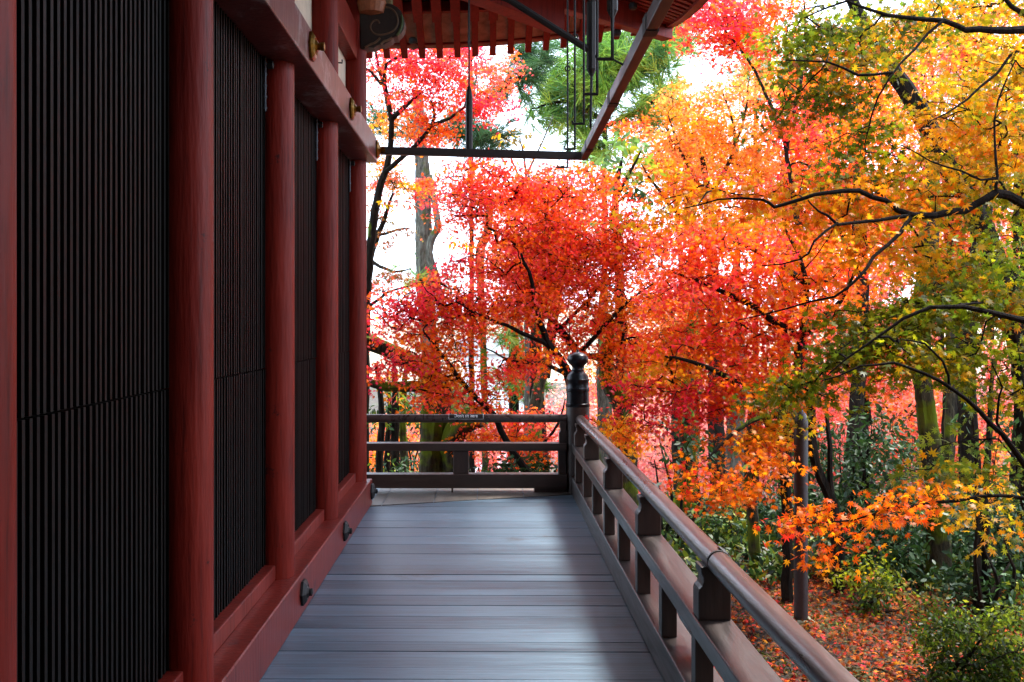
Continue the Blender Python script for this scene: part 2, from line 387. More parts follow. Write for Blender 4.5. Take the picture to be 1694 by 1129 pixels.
# ------------------------------------------------------------------ temple hall
hall = empty('temple_hall', (-1.08, 3.7, 0), 'dark red timber temple hall with black lattice shutters along the veranda', 'temple')
COLY = [2.115, 3.665, 5.22, 6.76, 8.36]
CX, CR = -1.08, 0.10
ZB, ZT = 0.21, 2.817
PX = -1.107                                    # front of the lattice
for k, y in enumerate([-0.87, 0.65] + COLY):
    mb = MB(); prof = [(CR * 1.0, ZB), (CR, ZB + 0.3), (CR * 0.995, 1.6), (CR * 0.985, ZT - 0.001)]
    mb.lathe(prof, (CX, y, 0), 'Z', 40)
    if y > 3:
        mb.lathe([(CR, 3.013), (CR, 4.6)], (CX, y, 0), 'Z', 40)
    mb.build('column', M['red'], hall, True)
# sill, step, lintel
MB().box(-1.35, -0.945, -5, 8.47, 0.001, 0.21).build('sill', M['red_sill'], hall, bevel=0.008)
ends = [-0.87, 0.65] + COLY
for a, c in zip(ends[:-1], ends[1:]):
    MB().box(-1.25, -1.057, a + 0.075, c - 0.075, 0.2105, 0.2865).build('sill_rail', M['red_sill'], hall, bevel=0.006)
MB().box(-1.4, -0.902, -5, 8.455, ZT, 3.011).build('lintel', M['red_beam'], hall, bevel=0.008)
# lattice shutters: upper and lower leaf per bay
ZS = 1.27
def shutter(y0, y1, z0, z1, shift):
    mb = MB(); p = 0.0415; y = y0 + 0.035 + shift
    while y < y1 - 0.03:
        mb.box(PX - 0.045, PX + random.uniform(-0.0015, 0.0015), y - 0.0085, y + 0.0085, z0 + 0.002, z1 - 0.002); y += p
    o = mb.build('lattice_shutter', M['lattice'], hall)
    MB().box(PX - 0.075, PX - 0.046, y0, y1, z0 + 0.004, z1 - 0.004).build('shutter_board', M['backing'], o)
    MB().box(PX - 0.03, PX - 0.004, y1 - 0.026, y1 - 0.001, z0 + 0.004, z1 - 0.004).build('shutter_stile', M['lattice'], o)
    return o
for a, c in zip(ends[:-1], ends[1:]):
    y0, y1 = a + 0.05, c - 0.055
    shutter(y0, y1, 0.288, ZS - 0.001, 0.0)
    up = shutter(y0, y1, ZS + 0.001, ZT - 0.001, -0.007)
    if c > 4:
        mb = MB(); yh = c - 0.155
        mb.tube([(PX + 0.012, yh, ZT - 0.002), (PX + 0.012, yh, ZT - 0.27)], 0.006, 6)
        for q in range(5): mb.tube([(PX + 0.012, yh, ZT - 0.03 - q * 0.055), (PX + 0.012, yh, ZT - 0.04 - q * 0.055)], 0.009, 6)
        mb.build('hinge_chain', M['chain'], up)
        MB().lathe([(0.001, 0), (0.02, 0.004), (0.02, 0.03), (0.001, 0.034)], (PX + 0.015, yh + 0.03, ZT - 0.035), 'X', 10).build('hinge_knob', M['iron'], up)
# unseen walls added behind and beside the viewer to block light, then hall core
MB().box(-1.19, 3.2, -5.4, -5.05, -1.5, 4.6).build('added_shade_wall', M['lattice'], hall)
MB().box(1.25, 5.5, -5.4, 1.1, -1.5, 4.4).build('added_shade_block', M['lattice'], hall)
MB().box(-6.0, -1.19, -5, 8.36, 0.0, 4.6).build('wall_core', M['backing'], hall)
# plaster and tie beam above the lintel
up_ends = [3.665, 5.22, 6.76, 8.36]
for a, c in zip(up_ends[:-1], up_ends[1:]):
    MB().box(-1.185, -1.14, a + 0.07, c - 0.07, 3.012, 4.7).build('plaster_panel', M['plaster'], hall)
    MB().box(-1.139, -1.045, a + 0.085, c - 0.085, 3.62, 3.90).build('tie_beam', M['red'], hall, bevel=0.006)
# gold rosettes on the lintel, black ones on the sill
def rosette(x, y, z, r, mat, nub, lift=0.05):
    mb = MB(); k = 6
    prof = [(r * 1.0, 0.0), (r * 1.0, 0.012), (r * 0.8, 0.022), (r * 0.62, 0.028), (r * 0.5, 0.022), (r * 0.34, 0.034), (r * 0.2, 0.04)]
    mb.lathe(prof, (x, y, z), 'X', 12)
    mb.v = [tuple(p) for p in mb.v]
    for i in range(len(mb.v)):                  # six shallow lobes round the rim
        px, py, pz = mb.v[i]; a = math.atan2(pz - z, py - y); s_ = 1 + 0.06 * math.cos(6 * a)
        mb.v[i] = (px, y + (py - y) * s_, z + (pz - z) * s_)
    o = mb.build('rosette', mat, hall)
    MB().lathe([(r * 0.26, 0.03), (r * 0.26, lift), (r * 0.3, lift + 0.002), (r * 0.3, lift + 0.02), (0.003, lift + 0.024)], (x, y, z), 'X', 12).build('rosette_bolt', nub, o)
for y in COLY:
    rosette(-0.901, y + (0.03 if y < 8 else 0.02), 2.915, 0.074, M['gold'], M['gold'], 0.05)
    rosette(-0.944, y + 0.03, 0.118, 0.066, M['iron'], M['iron'], 0.03)
# small hook on the upper column
MB().tube([P(557, 104, 6.78), P(566, 104.5, 6.78), P(566, 99, 6.78)], 0.005, 6).build('wall_hook', M['iron'], hall)
# carved beam end (scroll) on the corner column
zx = lambda px, py, d=8.36: (lambda q: (q.x, q.z))(P(560 + px / 6.515, py / 6.515, d))
outl = [(240, 175), (300, 165), (340, 120), (385, 98), (430, 82), (480, 84), (540, 70), (600, 85), (645, 112), (680, 150), (705, 200), (725, 280), (715, 340), (690, 385),
        (645, 425), (600, 440), (575, 470), (540, 492), (505, 510), (465, 508), (430, 520), (395, 545), (330, 540), (290, 560), (240, 555)]
o = MB().prism([zx(*p) for p in outl], 8.27, 8.43).build('carved_beam_end', M['carve_dark'], hall, bevel=0.012)
def line_on(pts, mat, r, nm):
    q = [zx(*p) for p in pts]; mb = MB()
    # smooth the polyline
    for _ in range(2):
        s2 = [q[0]]
        for a, c in zip(q[:-1], q[1:]):
            s2 += [(a[0] * .75 + c[0] * .25, a[1] * .75 + c[1] * .25), (a[0] * .25 + c[0] * .75, a[1] * .25 + c[1] * .75)]
        q = s2 + [q[-1]]
    mb.tube([(x, 8.268, z) for x, z in q], r, 6); return mb.build(nm, mat, o, True)
line_on([(455, 290), (440, 255), (400, 255), (365, 290), (355, 340), (390, 400), (450, 415), (530, 405), (600, 375), (645, 320), (655, 245), (625, 165), (560, 120), (490, 118), (430, 150), (360, 180), (300, 185)], M['carve_line'], 0.008, 'scroll_line')
line_on([(300, 545), (350, 515), (400, 500), (440, 470), (460, 445)], M['carve_line'], 0.009, 'scroll_line')
line_on([(470, 510), (500, 480), (540, 470), (590, 440)], M['carve_line'], 0.010, 'scroll_line')
line_on([(690, 200), (700, 260), (690, 330), (660, 390), (640, 420)], M['carve_green'], 0.012, 'scroll_edge')
# bracket block over the corner column
MB().box(-1.30, -0.78, 8.2, 8.55, 4.13, 4.35).build('bracket_block', M['carve_green'], hall, bevel=0.02)
MB().lathe([(0.001, 0), (0.1, 0.02), (0.12, 0.1), (0.1, 0.16)], (-0.93, 8.28, 3.98), 'Z', 16).build('bracket_boss', plain_mat('copper_orange_paint', (0.35, 0.12, 0.05), 0.5), hall)

# ---- eaves
YE, XE = 11.5, 2.045          # eave lines
K = 0.0415
def lift(t):                  # t = distance coordinate towards the corner (0 at corner)
    s_ = max(0.0, 2.845 - t); return min(K * s_ * s_, 0.27 + 0.02 * s_)
def far_z(x, y): return 4.48 + 0.4 * (YE - y) + lift(XE - x) * max(0.0, 1 - (YE - y) / 3.0)
def side_z(x, y): return 4.48 + 0.4 * (XE - x) + lift(YE - y) * max(0.0, 1 - (XE - x) / 3.0)
x = -2.9
while x < XE - 0.05:
    y_in = max(9.3, min(YE - 0.15, x + (YE - XE) + 0.06))
    MB().bar((x, y_in, far_z(x, y_in)), (x, YE + 0.02, far_z(x, YE + 0.02)), 0.07, 0.09).build('rafter', M['red_roof'], hall)
    ye = 10.8
    if y_in < ye - 0.1:
        z0 = 4.662 + lift(XE - x) * 0.72
        MB().bar((x, max(8.45, y_in - 0.7 if x < -1 else y_in), z0 + 0.4 * (ye - max(8.45, y_in - 0.7 if x < -1 else y_in))), (x, ye, z0), 0.1, 0.098).build('base_rafter', M['red_roof'], hall)
    x += 0.198
y = 5.6
while y < YE - 0.05:
    x_in = max(-0.95, y - (YE - XE) + 0.06)
    if x_in < XE - 0.12:
        MB().bar((x_in, y, side_z(x_in, y)), (XE + 0.02, y, side_z(XE + 0.02, y)), 0.06, 0.09).build('rafter', M['red_roof'], hall)
    y += 0.165
# fascia boards
def strip(fn, name, mat):
    mb = MB(); pts = fn
    for (a0, a1), (b0, b1) in zip(pts[:-1], pts[1:]): pass
    return mb
def fascia_far(y0, y1, h0, h1, xa, xb, name, mat, dz=0.0, frac=1.0):
    n_ = 24; mb = MB(); vs = []
    for i in range(n_ + 1):
        x = xa + (xb - xa) * i / n_; z = far_z(x, (y0 + y1) / 2) + dz
        vs += [(x, y0, z + h0), (x, y1, z + h0), (x, y1, z + h1), (x, y0, z + h1)]
    fs = [(0, 1, 2, 3), tuple(4 * n_ + q for q in (3, 2, 1, 0))]
    for i in range(n_):
        for q in range(4): fs.append((4 * i + q, 4 * i + (q + 1) % 4, 4 * i + 4 + (q + 1) % 4, 4 * i + 4 + q))
    return mb.add(vs, fs).build(name, mat, hall)
fascia_far(YE - 0.10, YE - 0.02, 0.092, 0.19, -2.9, XE - 0.02, 'eave_board', M['red_roof'])
fascia_far(10.72, 10.80, -0.02, 0.085, -2.9, 1.2, 'eave_purlin', M['red_roof'], 0.0)
def fascia_side(x0, x1, h0, h1, ya, yb, name, mat):
    n_ = 30; vs = []
    for i in range(n_ + 1):
        y = ya + (yb - ya) * i / n_; z = side_z((x0 + x1) / 2, y)
        vs += [(x0, y, z + h0), (x1, y, z + h0), (x1, y, z + h1), (x0, y, z + h1)]
    fs = [(0, 1, 2, 3), tuple(4 * n_ + q for q in (3, 2, 1, 0))]
    for i in range(n_):
        for q in range(4): fs.append((4 * i + q, 4 * i + (q + 1) % 4, 4 * i + 4 + (q + 1) % 4, 4 * i + 4 + q))
    return MB().add(vs, fs).build(name, mat, hall)
fascia_side(XE - 0.06, XE + 0.03, -0.01, 0.19, -5, YE + 0.03, 'eave_board', M['red_roof'])
fascia_side(XE + 0.0301, XE + 0.09, 0.10, 0.26, -5, YE + 0.06, 'eave_edge', M['tile'])
# soffit boards, and the tiled roof over them
def roof_sheet(dz, name, mat, edge=0.0, smooth=True):
    xs = np.linspace(-6, XE + edge, 60); ys_ = np.linspace(-5, YE + edge, 60)
    vs = []; 
    for y in ys_:
        for x in xs:
            vs.append((x, y, max(4.48, min(far_z(x, y), side_z(x, y)) if False else (far_z(x, y) if (YE - y) < (XE - x) else side_z(x, y))) + dz))
    w = len(xs); fs = [(j * w + i, j * w + i + 1, (j + 1) * w + i + 1, (j + 1) * w + i) for j in range(len(ys_) - 1) for i in range(w - 1)]
    return MB().add(vs, fs).build(name, mat, hall)
roof_sheet(0.094, 'soffit', M['soffit'])
roof_sheet(0.22, 'roof', M['tile'], 0.08)
# hip beams
mb = MB(); mb.bar((-0.95, 8.50, 4.50), (0.70, 10.155, 4.385), 0.2, 0.62); mb.build('hip_beam', M['red_roof'], hall, bevel=0.008)
mb = MB(); a, c = Vector((0.62, 10.075, 4.60)), Vector((2.03, 11.485, 4.665)); mb.bar(a, c, 0.14, 0.30); mb.build('hip_beam', M['red_roof'], hall, bevel=0.006)
for q in range(3):
    MB().tube([Vector((0.56 + .02 * q, 9.87, 4.62 + 0.03 * q)), Vector((0.50 + .02 * q, 9.84, 4.86))], 0.008, 6).build('hip_trim', M['carve_line'], hall)
# small black lanterns fixings under the eave
for (u, v, d) in ((683, 70, 11.2), (1021, 57, 11.0), (1047, 13, 10.6)):
    c = P(u, v, d); MB().lathe([(0.03, -0.02), (0.045, 0.0), (0.045, 0.035), (0.03, 0.05)], (c.x, c.y, c.z), 'Z', 12).build('eave_fitting', M['iron'], hall)

# ------------------------------------------------------------------ hanging bars and hooks
hf = empty('hanging_frame', P(625, 252, 8.4), 'dark wooden frame of two bars hung from the eaves on iron rods', 'hanging frame')
mb = MB(); a, c = P(629, 250, 8.42), P(971, 259, 8.42); mb.bar(a - Vector((0, 0, .03)), c - Vector((0, 0, .03)), 0.06, 0.062)
mb.build('cross_bar', M['hang_wood'], hf, bevel=0.004)
ya, yb = 8.36, -1.0
xb = lambda y: 0.80 - (8.36 - y) * 0.012
ZBAR = 2.835
mb = MB(); mb.bar((xb(yb), yb, ZBAR), (xb(ya), ya, ZBAR), 0.055, 0.075); mb.build('side_bar', M['hang_wood'], hf, bevel=0.004)
for y in (7.95, 6.28, 4.72, 3.1):
    MB().box(xb(y) - 0.031, xb(y) + 0.031, y - 0.05, y + 0.05, ZBAR - 0.004, ZBAR + 0.079).build('bar_band', M['iron'], hf)
def hanger(top, mid, bottom, nm='hanger_rod'):
    mb = MB(); t, m_, b_ = Vector(top), Vector(mid), Vector(bottom)
    up = (t - m_).normalized()
    mb.tube([t, m_ + up * 0.05], 0.008, 8); mb.tube([m_ + up * 0.06, m_, m_ - up * 0.06, b_], [0.006, 0.024, 0.03, 0.03], 8)
    return mb.build(nm, M['iron'], hf)
p1 = P(776, 152, 8.42); hanger((p1.x, p1.y, 5.6), p1, (p1.x, p1.y, 2.88))
d2 = 7.0; a = P(978.5, 5, d2); 
mb = MB(); q = P(978.5, 127, d2); bt = P(977, 212, d2)
mb.tube([(a.x, d2, 5.0), (a.x, d2, a.z + .04)], 0.012, 8); mb.tube([(a.x, d2, a.z + .04), a, (q.x, d2, q.z + .05), q, bt], [0.012, 0.034, 0.034, 0.01, 0.008], 8); mb.build('hanger_rod', M['iron'], hf)
d3 = 5.55; a = P(1013, 18, d3); mb = MB()
mb.tube([(a.x, d3, 4.9), (a.x, d3, a.z), P(1013, 30, d3), P(1013, 98, d3), (xb(d3) - .02, d3, ZBAR + .06)], [0.03, 0.03, 0.01, 0.007, 0.007], 8); mb.build('hanger_rod', M['iron'], hf)
MB().tube([P(760, -32, 6.9), P(843, 0, 6.95), P(976, 84, 7.0)], 0.024, 8).build('diagonal_stay', M['iron'], hf)
HK = [(8.40, 939, 277, 922, 114, 'thin iron hook hanging farthest, its foot below the cross bar'),
      (7.52, 951, 247, 934, 61, 'thin iron hook with a small ring halfway, second from the cross bar end'),
      (6.56, 966, 205, 947, None, 'thin iron hook hanging just left of the black tapered hanger rod'),
      (5.71, 988, 156, 966, None, 'thin iron hook hanging just right of the black tapered hanger rod'),
      (4.95, 1013, 98, 987, None, 'thin iron hook hanging highest and nearest beside the side bar')]
for d, u, v, u2, ring, lb in HK:
    c = P(u, v, d)
    h = empty('shutter_hook', (c.x, d, 4.9), lb, 'hook', 'iron shutter hooks hanging under the eaves')
    top = 5.0
    MB().tube([(c.x, d, top), c], 0.0085, 6).build('hook_rod', M['iron'], h)
    c2 = P(u2, v, d); MB().tube([c + Vector((.006, 0, 0)), c2, P(u2, v - 4.5 * 7 / d, d)], 0.0085, 6).build('hook_foot', M['iron'], h)
    if ring:
        rc = P(u, ring, d); mb = MB()
        mb.tube([(rc.x + 0.02 * math.cos(a), d, rc.z + 0.02 * math.sin(a)) for a in np.linspace(0, 2 * math.pi, 13)], 0.006, 6)
        mb.build('hook_ring', M['iron'], h)

# ------------------------------------------------------------------ railings
YR = 9.07
XR0, XR1 = 0.745, 0.877
RXc = 0.822
side = empty('side_railing', (RXc, 9.0, 0), 'brown wooden railing with round handrail running along the right of the veranda', 'railing')
far = empty('end_railing', (0, YR, 0), 'low brown wooden railing across the far end of the veranda', 'railing')
def long_bar(x0, x1, z0, z1, ys, name, mat, parent):
    """a beam in lengths butted end to end, kept as one mesh"""
    mb = MB()
    for a, c in zip(ys[:-1], ys[1:]): mb.box(x0, x1, a + 0.0002, c - 0.0002, z0, z1)
    return mb.build(name, mat, parent, bevel=0.005)
long_bar(0.74, 0.89, 0.004, 0.155, [-4, YR - 0.10], 'bottom_rail', M['rail'], side)
long_bar(XR0, XR1, 0.37, 0.44, [-4, YR - 0.10], 'middle_rail', M['rail'], side)
def handrail(pts, r, parent, mat, seg=28):
    return MB().tube(pts, r, seg).build('handrail', mat, parent, True)
hp = [(RXc + 0.001 * math.sin(y * 2), y, 0.652 + 0.003 * math.sin(y * 1.3)) for y in np.linspace(-4, YR - 0.06, 60)]
handrail(hp, 0.041, side, M['handrail'])
for y in (7.9, 6.53, 5.1, 3.64, 2.2):           # joint rings and oval plates
    MB().tube([(RXc, y - 0.02 + q, 0.652) for q in (0, 0.006, 0.012)], [0.0412, 0.0418, 0.0412], 28).build('joint_ring', M['iron'], side, True)
    mb = MB(); mb.lathe([(0.002, -0.004), (0.014, -0.003), (0.02, 0.0), (0.014, 0.004), (0.002, 0.006)], (0, 0, 0), 'Z', 18)
    ang = R(38); c = Vector((RXc + 0.041 * math.sin(ang), y + 0.03, 0.652 + 0.041 * math.cos(ang)))
    mb.v = [tuple(c + Matrix.Rotation(ang, 3, 'Y') @ Vector((px * 1.0, py * 2.4, pz))) for px, py, pz in mb.v]
    mb.build('joint_plate', M['iron'], side, True)
STR_Y = [8.60 - 0.705 * k for k in range(0, 14)]
for y in STR_Y:
    MB().box(XR0 + 0.002, XR0 + 0.068, y, y + 0.075, 0.156, 0.3695).build('strut', M['rail_z'], side, bevel=0.003)
def block_outline(w, h, top):
    """turned block silhouette (half widths, heights)"""
    pr = [(w, 0), (w, h * 0.86), (w * 0.93, h * 0.96), (w * 0.76, h * 1.05), (w * 0.68, h * 1.18), (w * 0.70, h * 1.32), (w * 0.82, h * 1.42), (w * 0.86, top)]
    return pr
def block_x(cx, y0, y1, z, w, h, top, name, mat, parent):
    pr = block_outline(w, h, top)
    out = [(cx + a, z + q) for a, q in pr] + [(cx - a, z + q) for a, q in reversed(pr)]
    return MB().prism(out, y0, y1).build(name, mat, parent, bevel=0.004)
for y in (8.75, 7.9, 6.53, 5.1, 3.64, 2.2, 0.75):
    block_x(XR0 + 0.0665, y, y + 0.10, 0.4405, 0.058, 0.115, 0.19, 'rail_block', M['rail_z'], side)
# newel post with metal finial
nx_, ny_ = 0.807, YR
npost = MB().lathe([(0.106, 0.006), (0.106, 0.30), (0.105, 0.763)], (nx_, ny_, 0), 'Z', 32).build('newel_post', M['rail_z'], side, True)
fz = lambda v: 1.5 - (v - V0) / F * 9.07
prof = []
for v, hw in ((673, 19.6), (671, 20.2), (668, 20.2), (667, 19), (660, 18.8), (648, 18.6), (647, 19.5), (643, 19.5), (642, 18.6), (632, 18.2), (630, 19), (627.5, 19), (626.5, 18), (622, 17.2), (617, 13), (614.5, 10.5), (612.5, 10.8), (611, 9.4), (608, 9.2), (605, 11), (602, 14.5), (598, 16.8), (594, 17.4), (590, 16.6), (587, 14), (584.5, 9.5), (583, 5), (582, 2.6), (579.5, 1.8), (578, 0.5)):
    prof.append((hw / F * 9.07, fz(v)))
MB().lathe(prof, (nx_, ny_, 0), 'Z', 36).build('finial', M['black_metal'], npost, True)
# far railing
def xbar(x0, x1, y0, y1, z0, z1, name, mat, parent): return MB().box(x0, x1, y0, y1, z0, z1).build(name, mat, parent, bevel=0.005)
XL = -1.3
xbar(XL, nx_ - 0.10, YR - 0.07, YR + 0.06, 0.043, 0.165, 'bottom_rail', M['rail_x'], far)
for xs_ in ((-1.2, -1.05), (-0.31, -0.295), (0.42, 0.70)): MB().box(xs_[0], xs_[1], YR - 0.065, YR + 0.05, 0.0065, 0.0428).build('shim', M['rail_x'], far)
xbar(XL, nx_ - 0.10, YR - 0.065, YR + 0.065, 0.37, 0.437, 'middle_rail', M['rail_x'], far)
MB().tube([(x, YR, 0.652) for x in np.linspace(XL, nx_ - 0.095, 20)], 0.037, 28).build('handrail', M['handrail'], far, True)
xbar(-0.295, -0.158, YR - 0.05, YR + 0.05, 0.1655, 0.3695, 'strut', M['rail_z'], far)
xbar(0.632, 0.70, YR - 0.05, YR + 0.05, 0.1655, 0.3695, 'strut', M['rail_z'], far)
block_x(0.675, YR - 0.05, YR + 0.05, 0.4375, 0.035, 0.1, 0.19, 'rail_block', M['rail_z'], far)
# sign wrapped on the far handrail
sg = empty('sign', (-0.185, YR - 0.04, 0.67), 'small black plate lettered Don\'t sit here on the end handrail', 'sign')
def bend(x, s_, lift_=0.0):      # s_ = distance down from the crown of the rail
    r = 0.0385 + lift_; a = s_ / 0.0385
    return (x, YR - r * math.sin(a), 0.652 + r * math.cos(a))
sx0, sx1 = P(742, 690, 9.03).x, P(800, 690, 9.03).x
s0, s1 = 0.012, 0.066
mb = MB(); N_ = 10
vs = []; fs = []
for k in range(N_ + 1):
    s_ = s0 + (s1 - s0) * k / N_
    vs += [bend(sx0, s_, 0.0005), bend(sx1, s_, 0.0005), bend(sx1, s_, 0.003), bend(sx0, s_, 0.003)]
for k in range(N_):
    for q in range(4): fs.append((4 * k + q, 4 * k + (q + 1) % 4, 4 * k + 4 + (q + 1) % 4, 4 * k + 4 + q))
fs += [(0, 1, 2, 3), tuple(4 * N_ + q for q in (3, 2, 1, 0))]
mb.add(vs, fs).build('plate', M['sign'], sg)
mb = MB(); e = 0.003; L = 0.0045
mb.tube([bend(sx0 + e, s0 + (s1 - e - s0) * k / 8, L) for k in range(9)] , 0.0011, 5)
mb.tube([bend(sx1 - e, s0 + (s1 - e - s0) * k / 8, L) for k in range(9)], 0.0011, 5)
mb.tube([bend(sx0 + e, s1 - e, L), bend(sx1 - e, s1 - e, L)], 0.0011, 5)
mb.build('border_line', M['white'], sg)
tcv = bpy.data.curves.new('lettering', 'FONT'); tcv.body = "Don't sit here"; tcv.size = 0.042; tcv.align_x = 'CENTER'; tcv.resolution_u = 3; tcv.offset = 0.0005
tob = bpy.data.objects.new('lettering_tmp', tcv); col.objects.link(tob)
dg = bpy.context.evaluated_depsgraph_get(); tme = bpy.data.meshes.new_from_object(tob.evaluated_get(dg))
bpy.data.objects.remove(tob)
xs_ = [v.co.x for v in tme.vertices]; wsc = (sx1 - sx0) * 0.66 / (max(xs_) - min(xs_)); xm = (max(xs_) + min(xs_)) / 2
for v in tme.vertices:
    v.co = Vector(bend((sx0 + sx1) / 2 + (v.co.x - xm) * wsc, 0.049 - v.co.y * 1.0, 0.0042))
link('lettering', tme, M['white'], sg)
# floodlights under the side railing
for k, (y, lb) in enumerate(((4.05, 'black floodlight with pale round shade under the near part of the side railing'), (8.75, 'small pale floodlight under the side railing beside the newel post'))):
    fl = empty('floodlight', (0.83, y, 0.35), lb, 'floodlight', 'floodlights under the side railing')
    MB().box(0.80, 0.90, y - 0.04, y + 0.28, 0.325, 0.3685).build('housing', M['black_metal'], fl, bevel=0.005)
    mb = MB(); vs = []; fs = []
    for i in range(9):
        a = math.pi * i / 8
        for yy in (y + 0.02, y + 0.24):
            for rr in (0.052, 0.058): vs.append((0.845 - 0.9 * rr * math.cos(a), yy, 0.325 - rr * 1.55 * math.sin(a)))
    for i in range(8):
        b0 = 4 * i
        fs += [(b0, b0 + 2, b0 + 6, b0 + 4), (b0 + 1, b0 + 5, b0 + 7, b0 + 3), (b0, b0 + 4, b0 + 5, b0 + 1), (b0 + 2, b0 + 3, b0 + 7, b0 + 6)]
    mb.add(vs, fs).build('shade', M['grey_metal'], fl, True)

# ------------------------------------------------------------------ leaves and trees
def maple_template(lobes=7):
    """star leaf, tip towards +y, about 1 across; petiole at the origin"""
    angs = np.array([0, 42, -42, 84, -84, 128, -128][:lobes]); lens = np.array([1.0, 0.92, 0.92, 0.72, 0.72, 0.42, 0.42][:lobes]) * 0.56
    order = np.argsort(angs); angs = angs[order]; lens = lens[order]
    v = [(0, 0, 0)]; f = []
    pts = []
    A = np.radians(angs)
    for i in range(len(A)):
        if i == 0: pts.append(((A[0] - R(22)), 0.16))
        pts.append((A[i], lens[i]))
        nxt = (A[i] + A[i + 1]) / 2 if i + 1 < len(A) else A[i] + R(22)
        pts.append((nxt, 0.205 if i + 1 < len(A) else 0.16))
    for a, r in pts: v.append((r * math.sin(a), r * math.cos(a), -0.35 * r * r))
    for i in range(len(A)): f.append((0, 1 + 2 * i, 2 + 2 * i, 3 + 2 * i))
    v = np.array(v, float); v[:, 1] += 0.0
    return v, np.array(f)
T_MAPLE7 = maple_template(7); T_MAPLE5 = maple_template(5)
T_OVAL = (np.array([(0, 0, 0), (0.2, 0.35, 0.06), (0.17, 0.7, 0.05), (0, 1.0, -0.05), (-0.17, 0.7, 0.05), (-0.2, 0.35, 0.06), (0, 0.5, 0)], float),
          np.array([(0, 1, 2, 6), (6, 2, 3, 4), (0, 6, 4, 5)]))
T_OVAL = (T_OVAL[0], T_OVAL[1])
T_NEEDLE = (np.array([(-0.012, 0, 0), (0.012, 0, 0), (0.02, 0.55, 0.02), (0.0, 1.0, -0.06), (-0.02, 0.55, 0.02)], float), np.array([(0, 1, 2, 4), (4, 2, 3, 3)]))
T_NEEDLE = (np.array([(-0.022, 0, 0), (0.022, 0, 0), (0.012, 1.0, -0.05), (-0.012, 1.0, -0.05)], float), np.array([(0, 1, 2, 3)]))
T_TINY = (np.array([(0, 0, 0), (0.28, 0.5, 0.05), (0, 1.0, -0.05), (-0.28, 0.5, 0.05)], float), np.array([(0, 1, 2, 3)]))

def norm(a): return a / np.maximum(np.linalg.norm(a, axis=-1, keepdims=True), 1e-9)

def leaf_mesh(name, C, N, T, S, COL, template, mat, parent=None):
    """C centres, N normals, T tip directions, S sizes, COL colours"""
    tv, tf = template; n_ = len(C); k = len(tv)
    N = norm(N); T = norm(T - N * (T * N).sum(1, keepdims=True)); B = np.cross(T, N)
    curl = rng.uniform(-0.3, 2.0, n_)[:, None, None]; asp = rng.uniform(0.8, 1.12, n_)[:, None, None]
    V = C[:, None, :] + S[:, None, None] * (tv[None, :, 0:1] * asp * B[:, None, :] + tv[None, :, 1:2] * T[:, None, :] + tv[None, :, 2:3] * curl * N[:, None, :])
    V = V.reshape(-1, 3)
    Fq = (tf[None] + (np.arange(n_) * k)[:, None, None]).reshape(-1, tf.shape[1])
    me = bpy.data.meshes.new(name)
    me.vertices.add(len(V)); me.vertices.foreach_set('co', V.astype(np.float32).ravel())
    me.loops.add(Fq.size); me.loops.foreach_set('vertex_index', Fq.astype(np.int32).ravel())
    me.polygons.add(len(Fq)); me.polygons.foreach_set('loop_start', (np.arange(len(Fq)) * Fq.shape[1]).astype(np.int32))
    try: me.polygons.foreach_set('loop_total', np.full(len(Fq), Fq.shape[1], np.int32))
    except Exception: pass
    me.update(calc_edges=True)
    at = me.attributes.new('Col', 'FLOAT_COLOR', 'POINT')
    c4 = np.ones((len(V), 4), np.float32); c4[:, :3] = np.repeat(COL, k, axis=0)
    at.data.foreach_set('color', c4.ravel())
    return link(name, me, mat, parent)

